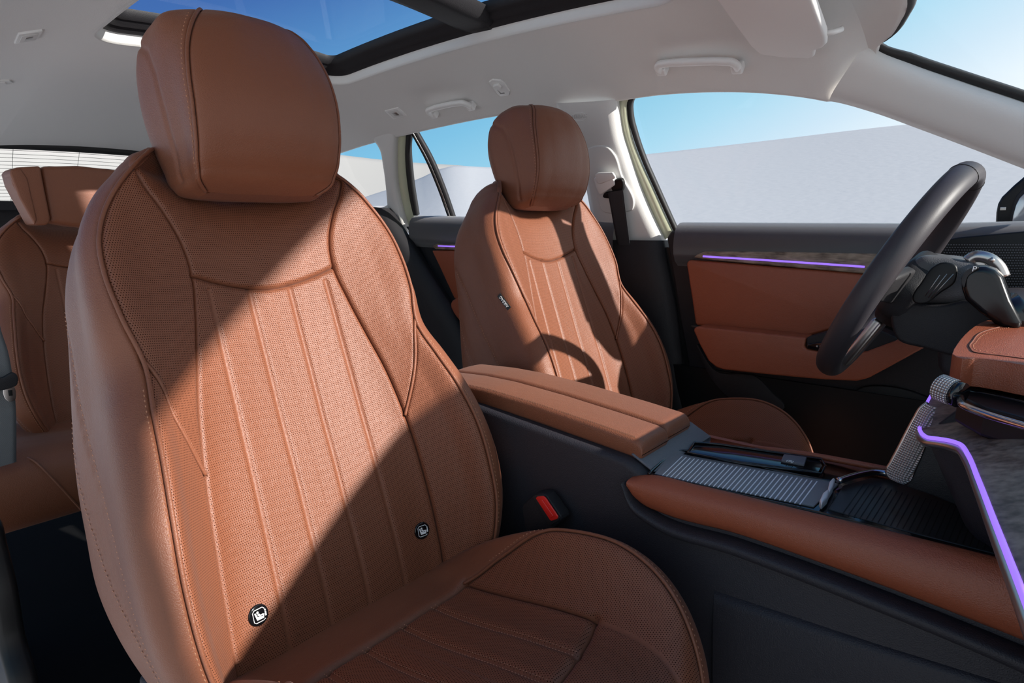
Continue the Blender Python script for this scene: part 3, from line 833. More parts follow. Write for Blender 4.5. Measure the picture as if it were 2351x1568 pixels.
d2 = dune('dune', densify([(640, 520), (780, 472), (835, 453), (951, 415), (1033, 381), (1110, 384), (1250, 378), (1475, 355), (1700, 330), (2060, 288), (2351, 262), (2900, 240)], 60), 42, 9, M['sand'])
tag(d2, 'long pale grey dune rising behind the front side window', 'dune')
gp = MB(); gp.box((0, 0, -.42), (260, 260, .04)); tag(gp.build('sandy_ground', mat('white_ground', (.70, .685, .67), .95)), 'flat pale ground around the car', 'ground', kind='structure')

# ------------------------------------------------------------------ front door (driver side, far)
Y = lambda y: (lambda L: [at(px, py, 'y', y) for px, py in L])
def pl(name, L, y, th, m, parent=None, bw=.004, seg=3): return plate(name, Y(y)(L), (0, th, 0), m, parent, bw, seg)
def smooth_poly(L, n=60, closed=True):
    """rounded outline through the pixel points"""
    P = np.array(L, float); Q = np.vstack([P[-2:], P, P[:2]]); t = np.r_[0, np.cumsum(np.linalg.norm(np.diff(Q, axis=0), axis=1))]
    x = np.linspace(t[2], t[-2], n, endpoint=False)
    return [tuple(p) for p in hermite(t, Q, x)]
dr = empty('door_1', (.4, .68, .6)); struct(dr, 'front door trim in black and brown leather beyond the steering wheel')
def xbar(name, sec, xs, m, parent, dz=None):
    V = []
    for x in xs:
        k = 0. if dz is None else float(np.interp(x, dz[0], dz[1]))
        V += [(x, y, z+k) for y, z in sec]
    return fix_normals(mesh(name, V, grid_faces(len(xs), len(sec)), m, parent))
sec_belt = [(.76, .86), (.755, .895), (.735, .906), (.712, .909), (.692, .907), (.676, .900), (.666, .888), (.661, .872), (.659, .85), (.662, .83), (.672, .812), (.69, .80)]
bt = xbar('belt_trim', sec_belt, np.linspace(.075, 1.3, 60), M['belttop'], dr, ([.0, .3, .6, 1.3], [.006, .002, -.002, .012]))
pl('door_panel', [(1530, 545), (1543, 620), (1562, 740), (1585, 860), (1600, 960), (1640, 1100), (2500, 1350), (2700, 520), (1540, 530)], .690, .03, M['blackp'], dr, .006)
pl('wood_trim', [(1592, 591), (1600, 584), (1617, 577), (1800, 578), (2045, 583), (2200, 590), (2200, 640), (2030, 633), (1800, 612), (1640, 598)], .652, .03, M.setdefault('wood', wood_mat()), dr, .003)
b = MB(); P = curve_pts([at(1614, 588.5, 'y', .650), at(1800, 600, 'y', .650), at(1985, 612.5, 'y', .650)], 20); b.tube(P, .0022, 8); b.build('ambient_light_strip', M['led'], dr, True)
pl('leather_insert', [(1575, 606), (1577, 599), (1583, 597), (1650, 601), (1800, 614), (1900, 621), (2004, 630), (2140, 640), (2120, 740), (1990, 745), (1939, 748), (1853, 773), (1720, 762), (1596, 747), (1588, 690)], .655, .03, M['leather_red'], dr, .007, 4)
arm = pl('armrest', [(1591, 757), (1597, 750), (1650, 755), (1720, 762), (1850, 776), (1846, 797), (1853, 802), (1908, 812), (1950, 811), (1990, 806), (2060, 780), (2120, 772), (2135, 780), (2125, 797), (2050, 838), (1998, 866), (1985, 871), (1966, 875), (1892, 872), (1760, 860), (1660, 849), (1643, 843), (1626, 829), (1605, 790)], .595, .06, M['leather_red'], dr, .012, 5)
pl('armrest_pocket', [(1851, 775), (1939, 750), (1990, 745), (2060, 775), (2070, 800), (1994, 818), (1909, 812), (1850, 800)], .598, .05, M['blackp'], dr, .004)
sp = pl('switch_panel', [(1853, 790), (1900, 783), (1985, 783), (1985, 806), (1909, 810), (1852, 799)], .594, .006, M['gloss'], dr, .002)
for k, (px, py) in enumerate(((1876, 795), (1884, 795), (1898, 799), (1906, 800), (1912, 792))):
    b = MB(); c = at(px, py, 'y', .592); b.box(c, (.0035, .004, .004)); bevel(b.build('window_switch', M['satin'], sp), .0008, 2)
pl('armrest_shadow_gap', [(1586, 747), (1720, 759), (1853, 773), (1853, 777), (1720, 765), (1588, 752)], .652, .02, M['rubber'], dr, .001)
pl('lower_pocket', smooth_poly([(1600, 790), (1640, 850), (1740, 868), (1770, 900), (1800, 935), (1780, 955), (1700, 930), (1640, 880)], 50), .675, .03, M['greyp'] if False else M['blackp'], dr, .008)
pl('speaker_grille', smooth_poly([(1960, 900), (2100, 900), (2180, 950), (2150, 1060), (2050, 1080), (1960, 1020)], 40), .684, .01, M['blackd'], dr, .003)
b = MB()
for i in range(22):
    for j in range(14):
        b.box(at(1975+i*8+(j % 2)*4, 915+j*9, 'y', .683), (.0022, .002, .0022))
b.build('speaker_mesh', M['blackp'], dr)
dh = pl('dash_side_panel', [(2130, 560), (2200, 545), (2360, 530), (2560, 520), (2560, 800), (2320, 700), (2200, 650)], .655, .02, M['blackd'], dr, .003)
b = MB()
for i in range(40):
    for j in range(17):
        px, py = 2165+i*6.2+(j % 2)*3.1, 562+j*6
        if py > 545+ (2560-px)*.03: b.box(at(px, py, 'y', .654), (.0022, .0018, .0016))
b.build('tweeter_mesh', M['greyp'], dr)

# rear door (far)
d2r = empty('door_2', (-.6, .68, .6)); struct(d2r, 'rear door trim glimpsed between the two front seats')
xbar('belt_trim', sec_belt, np.linspace(-.93, -.10, 40), M['belttop'], d2r, ([-1., -.1], [.040, .012]))
pl('door_panel', [(930, 520), (960, 560), (1000, 640), (1040, 720), (1080, 800), (1140, 950), (1500, 950), (1460, 560)], .690, .03, M['blackp'], d2r, .005)
pl('wood_trim', [(992, 566), (1002, 560), (1100, 563), (1200, 566), (1200, 580), (1000, 572)], .655, .02, M['wood'], d2r, .002)
b = MB(); b.tube([at(1006, 564.5, 'y', .652), at(1100, 568, 'y', .652)], .0022, 8); b.build('ambient_light_strip', M['led'], d2r, True)
pl('leather_insert', [(990, 575), (1060, 574), (1160, 580), (1180, 700), (1060, 690), (1042, 686), (1012, 620)], .658, .03, M['leather_red'], d2r, .006)
pl('armrest', smooth_poly([(1036, 690), (1048, 683), (1120, 690), (1180, 700), (1180, 780), (1090, 765), (1060, 745)], 40), .62, .05, M['leather_red'], d2r, .01, 4)
strip('wheel_arch_trim', [at(*p, 'y', .64) for p in ((888, 478), (915, 520), (955, 580), (1010, 665), (1060, 745), (1100, 840), (1130, 960))],
      [at(*p, 'y', .60) for p in ((820, 470), (850, 510), (880, 580), (920, 680), (960, 780), (1000, 870), (1030, 960))], M['blackp'], wl, bulge=.02, inward=(.3, -1, 0))

# door mirror outside the front window
mr = empty('door_mirror', (.75, .95, .9), 'black door mirror outside the front side window at the right edge', 'mirror')
pl('mirror_housing', [(2420, 360), (2360, 398), (2328, 425), (2300, 452), (2291, 468), (2287, 488), (2285, 530), (2440, 530)], .93, .10, M['blackd'], mr, .006)
pl('mirror_rim', [(2420, 372), (2351, 430), (2334, 448), (2326, 465), (2320, 490), (2316, 530), (2440, 530)], .928, .01, M['satin'] if False else M['blackp'], mr, .003)
pl('mirror_glass', [(2420, 385), (2356, 440), (2340, 456), (2332, 472), (2326, 495), (2322, 530), (2440, 530)], .926, .004, mat('mirror_pale', (.55, .57, .6), .1, metal=.7), mr, .001)
b = MB(); b.box(at(2303, 479, 'y', .926), (.010, .004, .007)); bevel(b.build('indicator_lens', M['satin'], mr), .001)

# ------------------------------------------------------------------ roof fittings
def on_liner(px, py, off=0.):
    """point of the far headliner rail seen at the pixel"""
    best = None; d = R2*(px-W_/2)/FPX + U2*(H_/2-py)/FPX + FW
    for y in np.linspace(.2, .62, 200):
        t = (y-CAM[1])/d[1]; P = CAM+d*t; x = P[0]
        if P[2] < CAM[2]: continue
        zE = float(np.interp(x, [e[0] for e in EDGE], [e[1] for e in EDGE])); yE = wall_y(zE); z0 = float(roof31(x))
        if y < SY: z = z0+.018*(1-(y/SY)**2)
        else:
            u = min(1., (y-SY)/(yE-SY)); z = z0-(z0-zE)*(.25*u+.75*u**2.3)
        e = abs(P[2]-z)
        if best is None or e < best[0]: best = (e, P, y)
    P = best[1].copy(); nrm = liner_n(P[0], best[2])
    return P+nrm*off
def liner_n(x, y):
    zE = float(np.interp(x, [e[0] for e in EDGE], [e[1] for e in EDGE])); yE = wall_y(zE); z0 = float(roof31(x)); u = min(1, max(0, (y-SY)/(yE-SY)))
    dz = -(z0-zE)*(.25+.75*2.3*u**1.3)/(yE-SY)
    n = np.array([0, dz, -1.]); return n/np.linalg.norm(n)
def grab_handle(a, b_, label, mirror=False, leg=.026):
    A = on_liner(*a); B = on_liner(*b_); fl = np.array([1, -1 if mirror else 1, 1.])
    nA = liner_n(A[0], abs(A[1])); nB = liner_n(B[0], abs(B[1])); A, B, nA, nB = A*fl, B*fl, nA*fl, nB*fl
    r = empty('grab_handle', tuple((A+B)/2), label, 'grab handle', 'grab handles on the roof rail')
    e = (B-A)/np.linalg.norm(B-A); n = (nA+nB)/2; n /= np.linalg.norm(n); t = np.cross(e, n)
    if t[2] < 0: t = -t
    P = curve_pts([A+n*.012, A+n*.016+t*leg*.55-e*.001, A+n*.018+t*leg*.95+e*.006, A+n*.019+t*leg*1.1+e*.022, (A+B)/2+n*.020+t*leg*1.22, B+n*.019+t*leg*1.1-e*.022, B+n*.018+t*leg*.95-e*.006, B+n*.016+t*leg*.55+e*.001, B+n*.012], 70)
    V, F = tube_geo(P, .0088, 14, flat=(1.0, .85), up=tuple(n)); mesh('handle_grip', V, F, M['handle'], r)
    for Q, s_ in ((A, 1), (B, -1)):
        q = MB(); Rm = frame_mat(e, t); q.box(Q+n*.008-t*.001+e*s_*.001, (.024, .020, .022), Rm); o = q.build('handle_mount', M['handle'], r, True); bevel(o, .005, 3)
    return r
grab_handle((1521, 152), (1697, 146), 'light grey grab handle above the front side window')
grab_handle((998, 256), (1084, 237), 'light grey grab handle above the rear side window')
def liner_plate(name, L, label, cat, m, th=.004, mirror=False, group=None, c=None):
    P = [on_liner(*p) for p in L]
    if mirror: P = [p*[1, -1, 1] for p in P][::-1]
    cen = np.mean(P, axis=0); n = liner_n(cen[0], abs(cen[1]))
    if mirror: n = n*[1, -1, 1]
    r = empty(name, tuple(cen), label, cat, group); return r, P, n, cen
# coat hook
r, P, n, cen = liner_plate('coat_hook', [(1122, 186), (1131, 181), (1150, 182), (1160, 190), (1171, 208), (1168, 217), (1150, 219), (1143, 214)], 'small light coat hook on the roof rail beside the rear grab handle', 'coat hook', M['handle'])
plate('hook_bezel', [p-n*.002 for p in P], n*.006, M['handle'], r, .002)
q = [on_liner(*p) for p in ((1134, 192), (1143, 188), (1158, 203), (1160, 212), (1150, 213))]
plate('hook_recess', [p+n*.003 for p in q], n*.0015, mat('hook_shade', (.22, .22, .21), .6), r, .0008)
q = [on_liner(*p) for p in ((1134, 190), (1146, 187), (1154, 195), (1142, 199))]
plate('hook_tab', [p+n*.004 for p in q], n*.008, M['handle'], r, .002)
def lamp(L, label, mirror=False):
    r, P, n, cen = liner_plate('reading_lamp', L, label, 'roof lamp', M['handle'], mirror=mirror, group='reading lamps on the roof rails')
    s = lambda k: [cen+(p-cen)*k for p in P]
    plate('lamp_bezel', [p-n*.002 for p in s(1)], n*.005, M['handle'], r, .0015)
    plate('lamp_lens', [p+n*.003 for p in s(.72)], n*.0015, M['linerp'], r, .001)
    plate('lamp_icon', [p+n*.0045 for p in s(.34)], n*.0004, M['satin'], r, .0001)
lamp([(883, 253), (914, 246), (935, 264), (904, 273)], 'small square reading lamp on the far roof rail above the rear window')
A0 = on_liner(883, 253)
# near rail lamp: traced on the near rail
def near_rail(px, py):
    d = R2*(px-W_/2)/FPX + U2*(H_/2-py)/FPX + FW; best = None
    for y in np.linspace(-.62, -.2, 200):
        t = (y-CAM[1])/d[1]
        if t < 0: continue
        P = CAM+d*t
        if P[0] > .5 or P[0] < -2.3: continue
        zE = float(np.interp(P[0], [e[0] for e in EDGE], [e[1] for e in EDGE])); yE = wall_y(zE); z0 = float(roof31(P[0])); a = -y
        if a < SY: z = z0+.018*(1-(a/SY)**2)
        else:
            u = min(1., (a-SY)/(yE-SY)); z = z0-(z0-zE)*(.25*u+.75*u**2.3)
        e = abs(P[2]-z)
        if best is None or e < best[0]: best = (e, P)
    return best[1]
P = [near_rail(*p) for p in ((32, 98), (42, 76), (97, 68), (86, 88))]; cen = np.mean(P, axis=0); n = liner_n(cen[0], abs(cen[1]))*[1, -1, 1]
r = empty('reading_lamp', tuple(cen), 'small square reading lamp in the top left corner of the roof', 'roof lamp', 'reading lamps on the roof rails')
for nm, k, o0, th, mm in (('lamp_bezel', 1, -.002, .005, 'handle'), ('lamp_lens', .72, .003, .0015, 'linerp'), ('lamp_icon', .3, .0045, .0004, 'satin')):
    plate(nm, [cen+(p-cen)*k+n*o0 for p in P], n*th, M[mm], r, .0008)

P = [near_rail(*p) for p in ((-40, 184), (-10, 181), (22, 183), (30, 187), (22, 190), (-40, 192))]; cen = np.mean(P, axis=0); n = liner_n(cen[0], abs(cen[1]))*[1, -1, 1]
r = empty('coat_hook', tuple(cen), 'flat light hook on the near roof rail at the left edge of the photo', 'coat hook')
plate('hook_bezel', [p-n*.002 for p in P], n*.006, M['handle'], r, .0015)
plate('hook_tab', [cen+(p-cen)*.5+n*.003 for p in P], n*.004, M['handle'], r, .001)

# sun visor
vs = empty('sun_visor', (.4, .3, 1.23), 'thick light fabric sun visor folded up above the windscreen', 'sun visor')
VN = np.array([.22, 0.06, 1.]); VD = VN@np.array([.38, .46, 1.213])
va = lambda px, py: atp(px, py, VN, VD)
P = [va(*p) for p in ((1560, -70), (1640, -2), (1690, 66), (1722, 108), (1742, 126), (1800, 134), (1862, 136), (1871, 132), (1874, 118), (1890, 112), (1899, 104), (1898, 86), (1866, -2), (1830, -100), (1700, -160))]
P = [p+np.array([0, 0, -.0]) for p in P]
plate('visor_panel', P, (0, 0, .020), M['visor'], vs, .0075, 5)
b = MB(); b.tube([va(1893, 90)+[0, 0, .01], va(1912, 92)+[0, 0, .012], va(1931, 97)+[0, 0, .02]], .0045, 10); b.build('visor_hinge', M['handle'], vs, True)

# ------------------------------------------------------------------ front belt on the B-pillar
bf = empty('seat_belt', (-.1, .64, 1.0), 'black seat belt hanging from the light pillar beside the far seat', 'seat belt', 'seat belts')
bw_ = lambda px, py, o=-.02: onwall(px, py, o)
def pw(name, L, off, th, m, parent, bw, seg=3):
    return plate(name, [bw_(px, py, off) for px, py in L], (0, -th*.91, -th*.41), m, parent, bw, seg)
pw('belt_cover', smooth_poly([(1345, 345), (1352, 339), (1400, 337), (1412, 350), (1430, 400), (1458, 468), (1455, 480), (1440, 484), (1385, 482), (1372, 440), (1352, 385)], 60), -.012, .008, M['linerp'], bf, .004)
pw('belt_guide', [(1371, 404), (1378, 397), (1410, 396), (1419, 408), (1420, 419), (1389, 441), (1383, 440), (1376, 424)], -.018, .020, M['handle'], bf, .005)
pw('guide_cap', [(1368, 400), (1373, 395), (1409, 394), (1416, 405), (1413, 409), (1381, 421), (1373, 419)], -.036, .006, M['handle'], bf, .003)
pw('belt_ring', smooth_poly([(1404, 418), (1420, 408), (1432, 408), (1436, 424), (1428, 444), (1402, 452), (1388, 448), (1390, 442), (1410, 436)], 40), -.024, .012, M['blackd'], bf, .003)
Lw = [(1396, 442), (1410, 520), (1426, 600), (1440, 648)]; Rw = [(1431, 436), (1440, 510), (1450, 590), (1455, 640)]
def ribbon(name, A, B, th, m, parent, nrm=(0, -1, 0), rows=40):
    A = curve_pts(A, rows); B = curve_pts(B, rows); n = np.array(nrm, float)*th; C = 7; V = []
    for sgn in (0, 1):
        for i in range(rows):
            for j in range(C):
                u = j/(C-1); V.append(A[i]*(1-u)+B[i]*u+n*(sgn))
    F = grid_faces(rows, C); nn = rows*C; F += [tuple(i+nn for i in f[::-1]) for f in grid_faces(rows, C)]
    for i in range(rows-1): F += [(i*C, i*C+nn, (i+1)*C+nn, (i+1)*C), (i*C+C-1, (i+1)*C+C-1, (i+1)*C+C-1+nn, i*C+C-1+nn)]
    return fix_normals(mesh(name, V, F, m, parent))
ribbon('webbing', [bw_(*p, -.045) for p in Lw], [bw_(*p, -.045) for p in Rw], .0015, M['webbing'], bf)
pw('belt_stop', smooth_poly([(1436, 640), (1458, 640), (1464, 650), (1462, 666), (1440, 668)], 20), -.04, .01, M['blackd'], bf, .003)

# embossed wording on the B-pillar
def text(name, s, size, origin, xdir, ydir, m, parent, ext=.0003):
    cu = bpy.data.curves.new(name, 'FONT'); cu.body = s; cu.size = size; cu.extrude = ext; cu.align_x = 'CENTER'; cu.align_y = 'CENTER'
    o = bpy.data.objects.new('tmp_text', cu); COL.objects.link(o); bpy.context.view_layer.update()
    me = bpy.data.meshes.new_from_object(o.evaluated_get(bpy.context.evaluated_depsgraph_get())); bpy.data.objects.remove(o)
    me.name = name; me.materials.clear(); me.materials.append(m)
    x = np.array(xdir, float); x /= np.linalg.norm(x); z = np.cross(x, ydir); z /= np.linalg.norm(z); y = np.cross(z, x)
    mt = Matrix(((x[0], y[0], z[0], origin[0]), (x[1], y[1], z[1], origin[1]), (x[2], y[2], z[2], origin[2]), (0, 0, 0, 1)))
    me.transform(mt); return link(bpy.data.objects.new(name, me), parent)
c = bw_(1330, 268, -.018); xd = bw_(1345, 267, -.018)-bw_(1315, 269, -.018); yd = np.array([0, -.41, .91])
text('airbag_wording', 'AIRBAG', .0135, c, xd, yd, mat('emboss', (.54, .53, .51), .6), wl)
b = MB(); P = smooth_poly([(1317, 268), (1319, 262), (1330, 260), (1342, 261), (1346, 267), (1343, 274), (1330, 277), (1319, 275)], 30)
b.tube([bw_(*p, -.018) for p in P], .0007, 6, closed=True); b.build('airbag_outline', M['handle'], wl, True)

# ------------------------------------------------------------------ centre console
def sidepoly(L, y): return [at(px, py, 'y', y) for px, py in L]
cn = empty('centre_console', (.35, 0, .3), 'dark centre console between the front seats with padded brown leather sides', 'console')
NY, FY = -.098, .105
near = sidepoly([(1095, 930), (1280, 996), (1440, 1056), (1462, 1068), (1452, 1092)], NY)
zt = .583
prof = [(-.06, .60)]+[(p[0], p[2]) for p in near[:1]]+[(.385, .597), (.402, .590), (.418, zt-.004), (.60, zt-.004), (.90, zt-.004), (.94, .50), (.94, .07), (-.02, .07), (-.06, .2)]
prof[1] = (.10, .622)
prof[0] = (-.06, .635)
b = MB(); b.prism([(x, NY, z) for x, z in prof], (0, FY-NY, 0)); body = fix_normals(b.build('console_body', M['blackt'], cn, True)); bevel(body, .009, 4, 25)
# grained cross piece in front of the armrest
V = [(.385, NY+.016, .600), (.385, FY-.004, .600), (.421, FY-.004, zt-.001), (.421, NY+.016, zt-.001)]
cp = plate('cross_piece', V, (.003, 0, .003), M['greyp'], cn, .0025)
# armrest lid of two padded halves
def padded(name, x0, x1, y0, y1, ztop, thick, m, parent, r=.012, rx=.012, nx=60, ny=24, side_drop=None):
    """cushion with a rounded edge; ztop(x) is the crown line"""
    V = []; xs = x0+(x1-x0)*(.5-.5*np.cos(np.linspace(0, math.pi, nx))); prof = []
    for k in range(7): a = math.pi/2*k/6; prof.append((r*(1-math.sin(a)) if False else r-r*math.sin(a), -(r-r*math.cos(math.pi/2-a)) if False else -r+r*math.sin(math.pi/2-a+math.pi/2-math.pi/2) if False else 0))
    ring_ = []
    n = 6
    L = [(y0+.004, -thick), (y0, -thick+.006), (y0, -r)]+[(y0+r-r*math.cos(math.pi/2*k/n), -r+r*math.sin(math.pi/2*k/n)) for k in range(1, n+1)]
    L += [(y0+(y1-y0)*t, .0012*math.sin(math.pi*t)) for t in (.3, .5, .7)]
    L += [(y1-r+r*math.cos(math.pi/2*k/n), -r+r*math.sin(math.pi/2*k/n)) for k in range(n, 0, -1)]+[(y1, -r), (y1, -thick+.006), (y1-.004, -thick)]
    cy = (y0+y1)/2
    for x in xs:
        e = min(x-x0, x1-x); k = 1. if e > rx else math.sqrt(max(0, 1-(1-e/rx)**2)); k2 = .0 if e > rx else 1-k
        z0 = ztop(x)
        for y, dz in L:
            zz = dz if dz < -thick*.5 else dz-(k2*rx)
            if dz <= -thick*.5: zz = -thick*.5+(dz+thick*.5)*k-(k2*.002)
            V.append((x, cy+(y-cy)*(1-.0*k2), z0+max(zz, -thick)))
    nc = len(L); F = grid_faces(nx, nc, wrap=True); F += [tuple(range(nc)), tuple((nx-1)*nc+j for j in range(nc))[::-1]]
    return fix_normals(mesh(name, V, F, m, parent))
NR = [at(px, py, 'y', -.08) for px, py in ((1085, 876), (1200, 915), (1330, 962), (1465, 1014))]
def lidz(x): return float(np.interp(x, [-.05, .05, .12, .22, .33, .385, .41], [.640, .646, .646, .640, .630, .624, .618]))
ar = []
for y0, y1, nm in ((-.080, -.0025, 'armrest_lid'), (.0025, .078, 'armrest_lid')):
    ar.append(padded(nm, -.045, .402 if y0 < 0 else .398, y0, y1, lidz, .030, M['leather'], cn, .008, .010))
b = MB()
for x in np.linspace(-.03, .385, 130):
    z = lidz(x); b.add([(x, -.0742, z+.0002), (x+.0026, -.0766, z-.0016), (x+.0031, -.0757, z-.0005), (x+.0006, -.0735, z+.0009)], [(0, 1, 2, 3)])
absorb(ar[0], b, M['thread'])
b = MB(); b.box((.17, -.002, .606), (.44, .150, .012)); o = b.build('lid_base', M['blackd'], cn); bevel(o, .003)

# gloss black tray surround, roller shutter, rubber mat
T = lambda L, z=zt: [at(px, py, 'z', z) for px, py in L]
ts = plate('tray_surround', [(.418, NY+.012, zt-.002), (.418, FY-.008, zt-.002), (.93, FY-.008, zt-.002), (.93, NY+.012, zt-.002)], (0, 0, .004), M['gloss'], cn, .0015)
cz = T([(1480, 1084), (1560, 1028)])
sh = plate('roller_shutter', T([(1502, 1091), (1545, 1042), (1910, 1110), (1925, 1115), (1868, 1166)], zt+.002), (0, 0, .0025), mat('shutter_grey', (.19, .19, .2), .42, bump=[('noise', 900, .0003)]), cn, .0008)
b = MB()
a0, a1 = at(1519, 1093, 'z', zt+.0046), at(1556, 1045, 'z', zt+.0046); b0, b1 = at(1836, 1158, 'z', zt+.0046), at(1872, 1104, 'z', zt+.0046)
for k in range(31):
    u = k/30; p = a0*(1-u)+b0*u; q = a1*(1-u)+b1*u; q[0] = p[0]+(q[0]-p[0])*.6; d = np.array([.0007, 0, 0])
    b.add([p-d, p+d, q+d, q-d], [(0, 1, 2, 3)])
absorb(sh, b, mat('shutter_line', (.8, .8, .82), .4))
mt_ = plate('rubber_mat', T([(1900, 1172), (1935, 1118), (2000, 1100), (2080, 1108), (2140, 1135), (2330, 1215), (2420, 1320), (2320, 1284), (2100, 1228)], zt+.001), (0, 0, .002), mat('mat_rubber', (.016, .017, .017), .38), cn, .0008)
b = MB(); m0, m1 = at(1935, 1178, 'z', zt+.0034), at(1985, 1108, 'z', zt+.0034); n0, n1 = at(2310, 1275, 'z', zt+.0034), at(2350, 1200, 'z', zt+.0034)
for k in range(26):
    u = (k/25); p = m0*(1-u)+n0*u; q = m1*(1-u)+n1*u; d = np.array([.0005, 0, 0]); q[0] = p[0]+(q[0]-p[0])*.4
    b.add([p-d, p+d, q+d, q-d], [(0, 1, 2, 3)])
absorb(mt_, b, M['blackd'])
# raised gloss rim lines
b = MB(); b.tube(curve_pts(T([(1490, 1088), (1700, 1137), (1880, 1178), (2100, 1236), (2330, 1292), (2450, 1330)], zt+.003), 40), .0022, 8); b.build('tray_rim', M['gloss'], cn, True)
b = MB(); b.tube(curve_pts(T([(1490, 1088), (1500, 1078), (1535, 1050), (1560, 1036), (1700, 1062), (1905, 1104), (1925, 1106)], zt+.004), 50), .0022, 8); b.build('tray_rim', M['gloss'], cn, True)
# narrow phone tray with the parking brake switch
pt = plate('narrow_tray', T([(1578, 1040), (1596, 1018), (1650, 1022), (1880, 1056), (1888, 1072), (1880, 1086), (1700, 1062)], zt+.004), (0, 0, .002), M['gloss'], cn, .0008)
b = MB(); P = [at(px, py, 'z', zt+.007) for px, py in ((1578, 1040), (1594, 1016), (1650, 1020), (1886, 1054), (1895, 1070), (1885, 1088), (1700, 1064))]
b.tube(P, .0018, 8, closed=True); b.build('narrow_tray_rim', M['gloss'], cn, True)
ps = plate('parking_brake_switch', T([(1793, 1062), (1799, 1048), (1852, 1055), (1846, 1072)], zt+.006), (0, 0, .004), M['greyp'], cn, .0012)
c = at(1814, 1059, 'z', zt+.0105); text('parking_brake_mark', '(P)', .0085, c, (1, 0, 0), (0, 1, 0), M['white'], ps)
# chrome latch halves on the shutter
for (L, o_) in (([(1880, 1166), (1888, 1148), (1899, 1139), (1904, 1144), (1898, 1160), (1885, 1173)], 0), ([(1899, 1139), (1903, 1122), (1911, 1113), (1916, 1116), (1911, 1134), (1903, 1147)], 1)):
    pl_ = plate('shutter_latch', T(L, zt+.004), (0, 0, .010), M['latch'], cn, .003, 4)
# chrome bent trim beside the mat
b = MB(); b.tube(curve_pts(T([(1925, 1104), (1945, 1097), (1990, 1086), (2004, 1084), (2040, 1088), (2060, 1094)], zt+.010), 30), .0042, 10); b.build('chrome_trim', M['chrome'], cn, True)
# padded leather strips along both sides
def roll(name, top, bot, m, parent, bulge=.012, y=NY):
    A = curve_pts(sidepoly(top, y), 70); B = curve_pts(sidepoly(bot, y), 70); V = []; n = 12
    for a, c in zip(A, B):
        V.append(a+[0, .012, -.004])
        for i in range(n):
            u = i/(n-1); p = a*(1-u)+c*u; h = (1-abs(2*u-1)**2.6)*bulge; V.append(p+np.array([0, -h, (1-u)*.004*math.sin(math.pi*u)]))
        V.append(c+[0, .012, .004])
    return fix_normals(mesh(name, V, grid_faces(70, n+2), m, parent))
roll('side_pad', [(1453, 1094), (1480, 1090), (1600, 1114), (1800, 1163), (2000, 1211), (2330, 1292), (2500, 1335)],
     [(1450, 1116), (1459, 1140), (1480, 1160), (1520, 1178), (1700, 1228), (1900, 1298), (2330, 1462), (2500, 1530)], M['leather_red'], cn, .016)
roll('side_ridge', [(1448, 1098), (1468, 1146), (1512, 1176), (1700, 1236), (1900, 1306), (2330, 1474), (2500, 1545)],
     [(1438, 1112), (1460, 1168), (1505, 1205), (1700, 1275), (1900, 1352), (2330, 1530), (2500, 1610)], M['blackt'], cn, .020)
roll('lower_side_panel', [(1640, 1356), (1800, 1408), (2000, 1474), (2200, 1536), (2400, 1600)], [(1640, 1700), (1800, 1700), (2000, 1720), (2200, 1760), (2400, 1800)], M['blackt'], cn, .006)
b = MB(); b.tube(curve_pts([at(px, py, 'y', FY-.002) for px, py in ((1568, 1014), (1700, 1027), (1850, 1045), (2040, 1080), (2200, 1110))], 40)+[0, 0, .001], .0045, 8); b.build('side_pad', M['leather_red'], cn, True)
b = MB(); b.box((.62, FY+.004, .545), (.46, .02, .075)); o = b.build('side_panel', M['leather_red'], cn); bevel(o, .006)

# belt buckle by the console
bk = empty('seat_belt_buckle', (.28, -.13, .5), 'black seat belt buckle with a red release button by the console', 'seat belt buckle')
yb = -.128
c0 = at(1240, 1195, 'y', yb); up = at(1222, 1137, 'y', yb)-at(1262, 1195, 'y', yb)
P = [at(px, py, 'y', yb) for px, py in ((1222, 1139), (1228, 1134), (1246, 1133), (1254, 1137), (1288, 1186), (1289, 1194), (1284, 1200), (1268, 1213), (1246, 1232), (1216, 1228), (1205, 1212), (1198, 1170), (1200, 1158))]
plate('buckle_housing', P, (0, .022, 0), M['blackp'], bk, .005, 4)
plate('buckle_face', [at(px, py, 'y', yb-.001) for px, py in ((1224, 1142), (1229, 1136), (1246, 1135), (1252, 1138), (1286, 1188), (1284, 1194), (1266, 1206), (1260, 1204))], (0, -.002, 0), M['rubber'], bk, .001)
plate('release_button', [at(px, py, 'y', yb-.003) for px, py in ((1232, 1143), (1235, 1139), (1249, 1138), (1254, 1141), (1283, 1184), (1282, 1190), (1268, 1195), (1264, 1192))], (0, -.0025, 0), M['red'], bk, .001)
plate('button_ridge', [at(px, py, 'y', yb-.0055) for px, py in ((1238, 1148), (1246, 1146), (1272, 1184), (1265, 1189))], (0, -.0018, 0), M['red'], bk, .0008)
tube('buckle_stalk', curve_pts([at(1230, 1215, 'y', yb+.01), at(1195, 1245, 'y', yb+.014), at(1165, 1290, 'y', yb+.014)], 12), .013, M['webbing'], bk, 8, flat=(1, .5))

